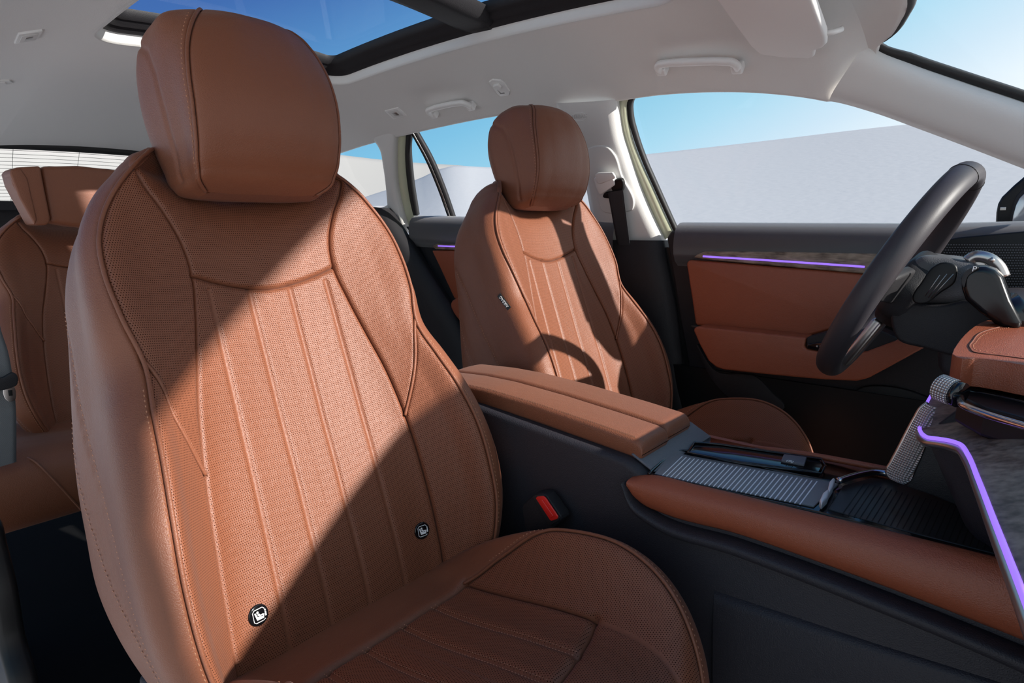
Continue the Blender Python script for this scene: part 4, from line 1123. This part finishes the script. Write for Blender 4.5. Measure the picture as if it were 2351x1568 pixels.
# ------------------------------------------------------------------ seat bases, badges, tags
def disc(name, c, n, r, th, m, parent, k=40):
    Rm = frame_mat(np.cross((0, 0.01, 1), n), np.cross(n, np.cross((0, 0.01, 1), n)))
    ring_ = [c+Rm@np.array([r*math.cos(2*math.pi*i/k), r*math.sin(2*math.pi*i/k), 0]) for i in range(k)]
    b = MB(); b.prism(ring_, n*th); o = fix_normals(b.build(name, m, parent, True)); bevel(o, th*.4, 2); return Rm
BADGES = []
for px, py, g in ((592, 1412, 1), (968, 1218, 1)):
    c, n, s_, q_ = pick(px, py, seatback, SEAT_P, -2.2, 2.2, -.05, .3)
    bd = empty('child_seat_badge', tuple(c), 'round black child seat badge low on the near seat back, %s' % ('by the door side edge' if px < 700 else 'by the console side edge'), 'badge', 'round black badges on the near seat back')
    BADGES.append(bd)
    Rm = disc('badge_disc', c-n*.001, n, .0125, .0035, M['gloss'], bd)
    W3 = lambda x, y, z=.0030: c+Rm@np.array([x, y, 0])+n*z
    k = .0125
    b = MB()
    fr_ = [(-.55, -.62), (.30, -.62), (.55, -.5)]
    b.tube([W3(x*k, y*k) for x, y in ((.35, -.62), (-.40, -.62), (-.58, -.45), (-.58, .42), (-.40, .60), (.42, .60), (.58, .42), (.58, .35))], .0005, 6)
    b.tube([W3(x*k, y*k) for x, y in ((.35, -.62), (.56, -.52))], .0005, 6)
    b.build('badge_frame', M['white'], bd, True)
    def blob(nm, L): 
        q = MB(); q.prism([W3(x*k, y*k, .0024) for x, y in L], n*.0006); fix_normals(q.build(nm, M['white'], bd))
    blob('badge_seat', [(-.42, .30), (-.30, .34), (-.16, -.10), (.32, -.20), (.42, -.02), (.52, -.06), (.42, -.42), (-.26, -.40)])
    blob('badge_child', [(-.16, .12), (.04, .16), (.14, -.02), (.38, .02), (.38, -.10), (.04, -.12), (-.06, -.04)])
    blob('badge_head', [(-.10+.11*math.cos(a), .30+.11*math.sin(a)) for a in np.linspace(0, 2*math.pi, 12, endpoint=False)])
    blob('badge_letter_i', [(.58, -.30), (.72, -.30), (.72, .10), (.58, .10)])
    blob('badge_dot', [(.65+.08*math.cos(a), .24+.08*math.sin(a)) for a in np.linspace(0, 2*math.pi, 10, endpoint=False)])
# airbag tag sewn into the side seam of the far seat
c, n, s_, q_ = pick(1159, 693, seatback, SEAT_D, -8, -4, .0, .6)
a_, _, _, _ = pick(1146, 677, seatback, SEAT_D, -8, -4, .0, .6); b_, _, _, _ = pick(1170, 709, seatback, SEAT_D, -8, -4, .0, .6)
xd = b_-a_; xd /= np.linalg.norm(xd); yd = np.cross(n, xd)
tg = empty('airbag_tag', tuple(c), 'small black fabric tag with white lettering on the far seat side seam', 'tag')
cc = c+n*.003
b = MB(); b.box(cc, (np.linalg.norm(b_-a_)*1.0, .0095, .0015), np.stack([xd, yd, n], 1)); b.build('tag_cloth', M['rubber'], tg)
text('tag_lettering', 'AIRBAG', .0085, cc+n*.0012, -xd, -yd, M['white'], tg)
for nm, loc in (('seat_base', SEAT_P), ('seat_base', SEAT_D)):
    par = seat_p if loc is SEAT_P else seat_d
    b = MB(); b.prism([(.06, -.17, .34), (.50, -.16, .36), (.53, -.16, .30), (.50, -.16, .16), (.04, -.16, .16), (.0, -.17, .28)], (0, .33, 0))
    o = fix_normals(b.build('seat_base', M['blackt'], None, True)); o.parent = par; o.location = (0, 0, 0); bevel(o, .01)
    b = MB()
    for g in (-.15, .15): b.box((.24, g, .11), (.56, .035, .10))
    for k_, g in enumerate((-.15, .15)):
        b = MB(); b.box((.24, g, .11), (.56, .035, .10)); o = b.build('seat_rail', M['satin'], None); o.parent = par; o.location = (0, 0, 0)

# ------------------------------------------------------------------ steering wheel and column
sw = empty('steering_wheel', (.615, .37, .83), 'dark leather steering wheel seen almost edge-on from the passenger side', 'steering wheel')
wc = np.array([.607, .37, .824]); wt_ = np.array([.455, 0, .89]); wt_ /= np.linalg.norm(wt_); wy_ = np.array([0, 1., 0]); wn = np.cross(wy_, wt_)   # wn points away from the driver
if wn[0] < 0: wn = -wn
RW = .176
def wp(a, r=RW, o=0.): return wc+wy_*math.cos(a)*r+wt_*math.sin(a)*r+wn*o
P = np.array([wp(a) for a in np.linspace(0, 2*math.pi, 120, endpoint=False)])
def torus(name, rad, a0, a1, m, n=140, closed=False):
    V = []; k = 20
    for i in range(n):
        a = a0+(a1-a0)*i/(n if closed else n-1); er = wy_*math.cos(a)+wt_*math.sin(a); c = wc+er*RW
        for j in range(k):
            b_ = 2*math.pi*j/k; V.append(c+er*math.cos(b_)*rad*.92+wn*math.sin(b_)*rad*1.12)
    F = []
    for i in range(n if closed else n-1):
        for j in range(k): F.append((i*k+j, i*k+(j+1) % k, ((i+1) % n)*k+(j+1) % k, ((i+1) % n)*k+j))
    return fix_normals(mesh(name, V, F, m, sw))
whl = mat('wheel_leather', (.036, .032, .037), .48, spec=.4, bump=[('cells', 1300, .00007)])
torus('wheel_rim', .0172, 0, 2*math.pi, whl, 160, True)
for a in (math.radians(72), math.radians(108)):
    er = wy_*math.cos(a)+wt_*math.sin(a); c = wc+er*RW
    tube('rim_seam', [c+er*math.cos(t)*.0161+wn*math.sin(t)*.0196 for t in np.linspace(0, 2*math.pi, 24, endpoint=False)], .0006, M['blackd'], sw, 6, closed=True)
# perforated grip inserts stand out on the inside of the rim
hub = MB(); hub.prism([wp(math.radians(t), r_, .006) for t, r_ in ((0, .085), (35, .07), (90, .055), (145, .07), (180, .085), (215, .085), (250, .075), (290, .075), (325, .085))], wn*.045)
o = fix_normals(hub.build('wheel_hub', M['blackp'], sw, True)); bevel(o, .014, 4)
for t0 in (0, 180, 270):
    a = math.radians(t0); er = wy_*math.cos(a)+wt_*math.sin(a); tg_ = np.cross(wn, er); b = MB()
    w0, w1 = (.030, .020) if t0 != 270 else (.028, .018)
    b.prism([wc+er*.07+tg_*w0+wn*.010, wc+er*(RW-.01)+tg_*w1+wn*.004, wc+er*(RW-.01)-tg_*w1+wn*.004, wc+er*.07-tg_*w0+wn*.010], wn*.016)
    o = fix_normals(b.build('wheel_spoke', M['blackp'] if t0 != 270 else M['satin'], sw, True)); bevel(o, .005, 3)

sc_ = empty('steering_column', (.72, .34, .78), 'black steering column shroud behind the wheel with stalks', 'steering column')
yc = .30
def cpl(name, L, y, th, m, bw=.006, seg=3, parent=None): return plate(name, sidepoly(L, y), (0, th, 0), m, parent or sc_, bw, seg)
cpl('upper_shroud', smooth_poly([(2090, 602), (2110, 590), (2160, 592), (2205, 598), (2240, 608), (2260, 640), (2230, 690), (2150, 700), (2080, 690), (2070, 640)], 60), .31, .12, mat('shroud_grey', (.075, .075, .08), .45, bump=[('cells', 900, .0004)]), .018, 5)
cpl('lower_shroud', smooth_poly([(2050, 690), (2090, 695), (2160, 700), (2240, 690), (2300, 720), (2330, 780), (2260, 840), (2190, 820), (2120, 800), (2060, 780), (2044, 730)], 60), .30, .14, M['blackp'], .018, 5)
cpl('knee_panel', smooth_poly([(2150, 730), (2260, 700), (2360, 700), (2560, 800), (2500, 960), (2200, 880), (2160, 860), (2150, 800)], 50), .33, .3, M['blackt'], .012, 4)
pd = empty('shift_paddle', tuple(at(2150, 650, 'y', .27)), 'black paddle with three pale ribs behind the steering wheel', 'paddle')
PL = [(2100, 668), (2112, 652), (2142, 612), (2160, 603), (2178, 603), (2195, 610), (2198, 628), (2194, 645), (2160, 672), (2120, 698), (2098, 694), (2094, 684)]
plate('paddle_plate', sidepoly(smooth_poly(PL, 50), .272), (0, .008, 0), M['blackd'], pd, .0025)
b = MB()
for a, c in (((2124, 680), (2158, 631)), ((2131, 683), (2174, 629)), ((2137, 685), (2189, 629))):
    tube('paddle_rib', [at(*a, 'y', .2715), at(*c, 'y', .2715)], .0007, M['satin'], pd, 6)
gs = empty('gear_selector', tuple(at(2260, 680, 'y', .25)), 'glossy black gear selector stalk marked with a small P', 'gear selector')
plate('selector_grip', sidepoly([(2205, 640), (2212, 624), (2236, 612), (2262, 612), (2284, 620), (2300, 636), (2320, 690), (2345, 738), (2345, 760), (2300, 752), (2250, 720), (2216, 690), (2207, 665)], .235), (0, .05, 0), M['selector'], gs, .016, 6)
plate('selector_end', sidepoly(smooth_poly([(2207, 645), (2214, 626), (2236, 614), (2246, 614), (2222, 634), (2212, 660)], 40), .233), (0, .02, 0), M['rubber'], gs, .003, 3)
text('selector_letter', 'P', .010, at(2237, 618, 'y', .2315)+[0, 0, .0], (1, 0, -.1), (.1, 0, 1), M['white'], gs)
tube('selector_arm', [at(2300, 700, 'y', .26), at(2345, 745, 'y', .28), at(2400, 790, 'y', .33)], .022, M['gloss'], gs, 14)
lv = empty('light_stalk', tuple(at(2260, 610, 'y', .33)), 'pale metallic stalk rising above the gear selector', 'stalk')
tube('stalk_body', curve_pts([at(2222, 600, 'y', .33), at(2236, 590, 'y', .33), at(2265, 592, 'y', .33), at(2292, 612, 'y', .33), at(2304, 636, 'y', .33)], 20), .0085, M['satin'], lv, 12)
tube('stalk_tip', [at(2272, 600, 'y', .32), at(2282, 594, 'y', .32)], .0035, M['satin'], lv, 10)

# ------------------------------------------------------------------ dashboard, centre and passenger part
ds = empty('dashboard', (.78, -.1, .7), 'dashboard with wood panel, violet light line and stitched leather pad', 'dashboard')
DN = np.array([-.42, 0, 1.]); DD = DN@np.array([.703, .01, .680])
dp = lambda px, py, o=0.: atp(px, py, DN, DD+o)
edgeL = [(2150, 893), (2138, 912), (2128, 932), (2120, 955), (2115, 975), (2117, 990), (2128, 1000), (2160, 1006), (2192, 1012), (2212, 1020), (2226, 1040), (2250, 1095), (2290, 1195), (2351, 1345), (2420, 1520)]
Ld = [dp(*p) for p in [tuple(q[:2]) for q in curve_pts([(a, b_, 0) for a, b_ in edgeL], 90)]]
topL = [dp(*p) for p in ((2700, 1520), (2700, 1050), (2500, 960), (2351, 930), (2240, 905), (2190, 885))]
plate('wood_panel', Ld+topL, (0, 0, -.012), M['wood'], ds, .001, 2)
tube('ambient_light_line', [p+[-.0015, 0, -.001] for p in Ld], .0021, M['led'], ds, 8)
tube('metal_edge', [p+[-.001, 0, -.0075] for p in Ld], .0042, M['satin'], ds, 10)
b = MB(); n_ = len(Ld); 
V = [p+[.006, 0, -.008] for p in Ld]+[p+[.05, .0, -.10] for p in Ld]+[p+[.12, 0, -.35] for p in Ld]
fix_normals(mesh('lower_dash', V, grid_faces(3, n_), M['blackt'], ds))
# leather pad
padL = smooth_poly([(2186, 812), (2196, 792), (2215, 768), (2249, 742), (2300, 728), (2351, 716), (2520, 690), (2700, 800), (2700, 900), (2520, 860), (2351, 838), (2290, 828), (2240, 822), (2205, 822)], 90)
PZ = .772
pad = plate('leather_pad', [at(px, py, 'z', PZ) for px, py in padL], (0, 0, -.030), M['leather_red'], ds, .0105, 6)
insL2 = [(2351, 824), (2290, 816), (2245, 811), (2228, 800), (2234, 782), (2252, 764), (2290, 752), (2351, 742)]
tube('pad_seam', curve_pts([at(px, py, 'z', PZ+.0002) for px, py in [(2500, 850)]+insL2+[(2500, 715)]], 80), .0009, M['thread_dark'], ds, 6)
st = MB(); P = resample(curve_pts([at(px, py-1, 'z', PZ+.0004) for px, py in [(2500, 845)]+[(a+6 if a < 2340 else a, b_ + (-5 if b_ > 790 else 5)) for a, b_ in insL2]+[(2500, 720)]], 80), .003)
add_stitches(st, P, np.tile([0, 0, 1.], (len(P), 1))); absorb(pad, st, M['thread'])
gb = MB(); gb.prism([at(px, py, 'z', .735) for px, py in ((2200, 905), (2204, 870), (2240, 850), (2700, 900), (2700, 1060), (2351, 960), (2260, 935))], (0, 0, -.03)); o = fix_normals(gb.build('vent_recess', M['blackd'], ds)); bevel(o, .004)
tube('vent_bar', curve_pts([at(px, py, 'z', .738) for px, py in ((2205, 912), (2212, 930), (2260, 950), (2351, 978), (2500, 1020))], 30), .0035, M['chrome'], ds, 10)
tube('vent_bar', curve_pts([at(px, py, 'z', .735) for px, py in ((2215, 895), (2280, 908), (2351, 925), (2500, 960))], 30), .003, M['gloss'], ds, 10)
b = MB(); b.box((1.03, .0, .69), (.14, 1.2, .16)); o = b.build('dash_body', M['blackp'], ds); bevel(o, .02)
# knurled metal strip rising from the console to the dash
def knurl_mat():
    m = mat('knurled_metal', (.55, .52, .50), .25, metal=1.); t = m.node_tree; b = t.nodes['Principled BSDF']
    co = t.nodes.new('ShaderNodeTexCoord'); mp = t.nodes.new('ShaderNodeMapping'); t.links.new(co.outputs['UV'], mp.inputs[0]); sx = t.nodes.new('ShaderNodeSeparateXYZ'); t.links.new(mp.outputs[0], sx.inputs[0])
    def mm(op, a, c=None):
        n = t.nodes.new('ShaderNodeMath'); n.operation = op
        for i, v in enumerate((a, c)):
            if v is None: continue
            if isinstance(v, (int, float)): n.inputs[i].default_value = v
            else: t.links.new(v, n.inputs[i])
        return n.outputs[0]
    k = 2*math.pi/.0028
    h = mm('MULTIPLY', mm('ABSOLUTE', mm('SINE', mm('MULTIPLY', sx.outputs[0], k/2))), mm('ABSOLUTE', mm('SINE', mm('MULTIPLY', sx.outputs[1], k/2))))
    bp = t.nodes.new('ShaderNodeBump'); bp.inputs['Distance'].default_value = .0016; t.links.new(h, bp.inputs['Height']); t.links.new(bp.outputs[0], b.inputs['Normal'])
    mx = t.nodes.new('ShaderNodeMix'); mx.data_type = 'RGBA'; t.links.new(mm('POWER', h, .5), mx.inputs['Factor']); mx.inputs['A'].default_value = (.16, .14, .13, 1); mx.inputs['B'].default_value = (.92, .88, .85, 1); t.links.new(mx.outputs['Result'], b.inputs['Base Color'])
    return m
KN = knurl_mat(); KN.node_tree.nodes['Principled BSDF'].inputs['Metallic'].default_value = .75; KN.node_tree.nodes['Principled BSDF'].inputs['Roughness'].default_value = .38
def knurl_band(name, L, R, m, parent, bulge=.004, ny=16, nx=60):
    A = curve_pts(L, nx); B = curve_pts(R, nx); V = []; UV = []; acc = 0
    for i in range(nx):
        if i: acc += np.linalg.norm((A[i]+B[i])/2-(A[i-1]+B[i-1])/2)
        w = np.linalg.norm(B[i]-A[i])
        for j in range(ny):
            u = j/(ny-1); p = A[i]*(1-u)+B[i]*u; h = bulge*(1-(2*u-1)**4); V.append(p+np.array([-.7, -.7, .1])*h); UV.append((u*w, acc))
    o = mesh(name, V, grid_faces(nx, ny), m, parent, uv=UV); return fix_normals(o)
yk = .03
kl = sidepoly([(2130, 925), (2116, 935), (2100, 960), (2082, 993), (2062, 1032), (2046, 1062), (2036, 1084), (2042, 1096)], yk)
kr = [p for p in sidepoly([(2150, 935), (2142, 960), (2134, 985), (2126, 1015), (2114, 1050), (2100, 1080), (2088, 1106), (2076, 1112)], yk-.012)]
kb = empty('knurled_trim', tuple(kl[4]), 'knurled silver metal strip rising from the console to the dashboard', 'trim')
knurl_band('knurled_face', kl, kr, KN, kb)
tube('knurled_edge', curve_pts(kl, 40), .0022, M['satin'], kb, 8)
plate('console_front', sidepoly([(2140, 985), (2128, 1015), (2100, 1082), (2080, 1118), (2140, 1138), (2230, 1175), (2351, 1260), (2420, 1330), (2420, 1000), (2200, 940)], .02), (0, .01, 0), M['blackp'], ds, .002)
# knurled volume roller
vk = empty('volume_roller', tuple(at(2172, 892, 'z', .745)), 'small knurled silver roller beside the leather dash pad', 'knob')
A0, A1 = at(2152, 886, 'z', .745), at(2192, 902, 'z', .742)
n_ = 30; V = []; UV = []
ax_ = (A1-A0)/np.linalg.norm(A1-A0); e1 = np.cross(ax_, (0, 0, 1)); e1 /= np.linalg.norm(e1); e2 = np.cross(e1, ax_)
rr = .0135
prof = [(0, 0), (0, rr*.8), (.12, rr), (.9, rr), (1., rr*.9), (1., 0)]
for a, r_ in prof:
    for j in range(n_+1):
        t = 2*math.pi*j/n_; V.append(A0+(A1-A0)*a+e1*math.cos(t)*r_+e2*math.sin(t)*r_); UV.append((a*np.linalg.norm(A1-A0), t*rr))
fix_normals(mesh('roller_body', V, grid_faces(len(prof), n_+1), KN, vk, uv=UV))
tube('roller_mount', [A1, A1+(A1-A0)*.35], rr*.95, M['gloss'], vk, 20)

# ------------------------------------------------------------------ rear seat, belts, near side trim
rs = empty('rear_seat', (-.95, -.28, .3), 'brown leather rear seat with perforated panels seen past the near seat', 'rear seat')
# the backrest shares the panel layout of the front seats, lower and without the shoulder peaks
def rear_part(name, src, parent):
    o = src.copy(); o.name = name; COL.objects.link(o); o.parent = parent
    o.location = (-1.06, -.27, .145) if parent is rs else (0, 0, 0)
    if parent is rs: o.location = Vector(o.location)-rs.location; o.scale = (.9, 1, .8)
    return o
src = [c for c in seat_p.children if c.name.startswith('backrest')][0]
rb = rear_part('rear_backrest', src, rs)
for c in src.children:
    nm = c.name.split('.')[0]
    if nm in ('backrest_insert', 'backrest_yoke', 'shoulder_wing', 'bolster_panel', 'edge_piping', 'wing_piping'): rear_part(nm, c, rb)
rsx = lambda L, x: [at(px, py, 'x', x) for px, py in L]
rb2 = copy_tree(rb, rs); rb2.location = rb.location+Vector((0, .54, 0))
hm = plate('rear_headrest', rsx([(92, 382), (180, 380), (290, 392), (420, 410), (420, 540), (300, 530), (165, 520), (114, 510)], -.985), (-.075, 0, 0), M['leather'], rs, .012, 5)
plate('headrest_wing', rsx([(22, 397), (26, 389), (40, 384), (93, 381), (100, 420), (116, 500), (114, 512), (104, 518), (80, 517), (73, 505), (50, 462), (30, 425)], -.975), (-.08, 0, 0), M['leather'], hm, .010, 5)
plate('headrest_side', rsx([(22, 397), (26, 389), (48, 386), (64, 410), (86, 505), (80, 517), (73, 505), (45, 455)], -.972), (-.06, 0, 0), M['leather'], hm, .006, 5)
# cushion
ys = np.linspace(-.64, .50, 60)
cp_ = [(-1.02, .36), (-1.01, .43), (-.985, .462), (-.93, .466), (-.88, .458), (-.84, .462), (-.78, .468), (-.72, .466), (-.69, .452), (-.675, .425), (-.672, .39), (-.68, .35), (-.70, .325), (-.75, .315)]
cpd = curve_pts([(a, 0, b) for a, b in cp_], 44)
V = []
for y in ys:
    k = .010*math.cos((y+.27)/.38*math.pi)
    for p in cpd: V.append((p[0], y, p[2]-(k if p[2] > .42 else 0)))
rc = fix_normals(mesh('rear_cushion', V, grid_faces(len(ys), len(cpd)), M['leather'], rs))
def rpt(px, py, x): return at(px, py, 'x', x)
tube('cushion_piping', curve_pts([rpt(50, 1046, -.72), rpt(75, 1056, -.69), rpt(120, 1098, -.668), rpt(180, 1163, -.668), rpt(200, 1185, -.67)], 30), .002, M['leather'], rc, 8)
ic = empty('child_seat_anchor_cover', tuple(rpt(148, 1020, -.93)), 'small black anchor cover with white symbol on the rear seat', 'anchor cover')
plate('cover_body', rsx(smooth_poly([(127, 1012), (131, 1006), (165, 1000), (210, 998), (210, 1040), (150, 1041), (136, 1036)], 40), -.90), (-.02, 0, 0), M['blackp'], ic, .004)
plate('cover_lid', rsx(smooth_poly([(137, 1016), (142, 1012), (200, 1006), (200, 1036), (154, 1036), (143, 1030)], 40), -.897), (-.004, 0, 0), M['gloss'], ic, .002)
plate('cover_symbol', rsx([(150, 1030), (153, 1024), (166, 1022), (170, 1034), (152, 1035)], -.8965), (.0006, 0, 0), M['white'], ic, .0001)
rbt = empty('seat_belt', tuple(rpt(10, 880, -.655)), 'grey seat belt with a metal tongue hanging at the left edge of the photo', 'seat belt', 'seat belts')
ribbon('webbing', rsx([(-60, 700), (-52, 760), (-45, 820), (-38, 880), (-32, 960), (-30, 1080)], -.655), rsx([(-6, 700), (2, 758), (16, 800), (28, 860), (35, 925), (37, 1060)], -.655), .002, M['webgrey'], rbt, (1, 0, 0))
plate('belt_tongue_loop', rsx(smooth_poly([(-40, 862), (0, 866), (32, 855), (38, 862), (36, 882), (20, 890), (-40, 886)], 40), -.647), (.010, 0, 0), M['blackp'], rbt, .003)
plate('tongue_plate', rsx(smooth_poly([(8, 890), (32, 888), (36, 900), (34, 917), (22, 922), (12, 916)], 30), -.643), (.003, 0, 0), M['satin'], rbt, .001)
plate('tongue_slot', rsx([(18, 896), (28, 895), (29, 908), (20, 909)], -.6395), (.0008, 0, 0), M['blackd'], rbt, .0003)
# near side: lower pillar trim and sill at the left edge of the photo
nr = MB(); nr.prism(sidepoly(smooth_poly([(-60, 1120), (2, 1182), (20, 1250), (42, 1340), (58, 1440), (82, 1620), (-20, 1640), (-60, 1400)], 60), -.655), (0, -.03, 0)); o = fix_normals(nr.build('wall_right', M['blackd'], None, True)); bevel(o, .012, 4); struct(o, 'black trim of the near door opening at the bottom left')
for par, side in ((seat_p, -1), (seat_p, 1), (seat_d, -1), (seat_d, 1)):
    b = MB(); b.prism([(-.02, side*.175, .36), (.10, side*.175, .375), (.48, side*.175, .36), (.52, side*.175, .26), (.46, side*.175, .18), (.02, side*.175, .18), (-.04, side*.175, .26)], (0, side*.035, 0))
    o = fix_normals(b.build('seat_valance', M['blackt'], None, True)); o.parent = par; o.location = (0, 0, 0); bevel(o, .008)

# ------------------------------------------------------------------ added unseen sun blockers beyond the windscreen, cut to shape shadows on the seats
def sunpt(yp, zp, x): return (x, yp+SUN_DIR[1]/SUN_DIR[0]*x, zp+SUN_DIR[2]/SUN_DIR[0]*x)
BLOCKER_MAT = mat('shadow_blocker', (.7, .68, .64), .9)
def blocker(L, x, label):
    P = [np.array(sunpt(a, b_, x)) for a, b_ in L]
    o = plate('shadow_blocker', P, (.01, 0, 0), BLOCKER_MAT, None, .002); return tag(o, label, 'shade cloth', 'unseen sun blockers added in front of the car')
blocker([(-.03, 1.11), (-.598, .656), (-.630, .55), (-.634, .42), (-.60, .22), (-1.35, .2), (-1.35, 1.9), (-.2, 1.9)], 2.6, 'unseen pale sheet added high in front of the car to block sun')
blocker([(-.125, .66), (-.60, .335), (-.36, -.6)], 2.1, 'smaller unseen pale sheet added low in front of the car to block sun')

# near A-pillar, the mirror image of the far one
ap = [c for c in wl.children if c.name.startswith('a_pillar_trim')][0].copy(); COL.objects.link(ap); ap.parent = bpy.data.objects['wall_right']; ap.location = (0, 0, 0); ap.scale = (1, -1, 1)

# ------------------------------------------------------------------ fittings that are fixed to a larger thing become its parts
def adopt(e, parent, name, label=None):
    kids = list(e.children); main = kids[0]; bpy.data.objects.remove(e)
    main.name = name; main.parent = parent; main.location = -parent.location
    for k in kids[1:]:
        k.parent = main; k.location = (0, 0, 0)
    if label: main['label'] = label
for e_, lb in zip(BADGES, ('round black badge with a white child seat sign, nearer the door', 'round black badge with a white child seat sign, nearer the console')): adopt(e_, seat_p, 'child_seat_badge', lb)
adopt(tg, seat_d, 'airbag_tag', 'small black tag with white lettering')
adopt(ic, rs, 'anchor_cover', 'black anchor cover with a white sign')
adopt(pd, sw, 'shift_paddle', 'black paddle with pale ribs')
adopt(gs, sc_, 'gear_selector', 'glossy black selector marked P')
adopt(lv, sc_, 'light_stalk', 'pale metallic stalk')
adopt(kb, ds, 'knurled_trim', 'knurled silver strip')
adopt(vk, ds, 'volume_roller', 'knurled silver roller')
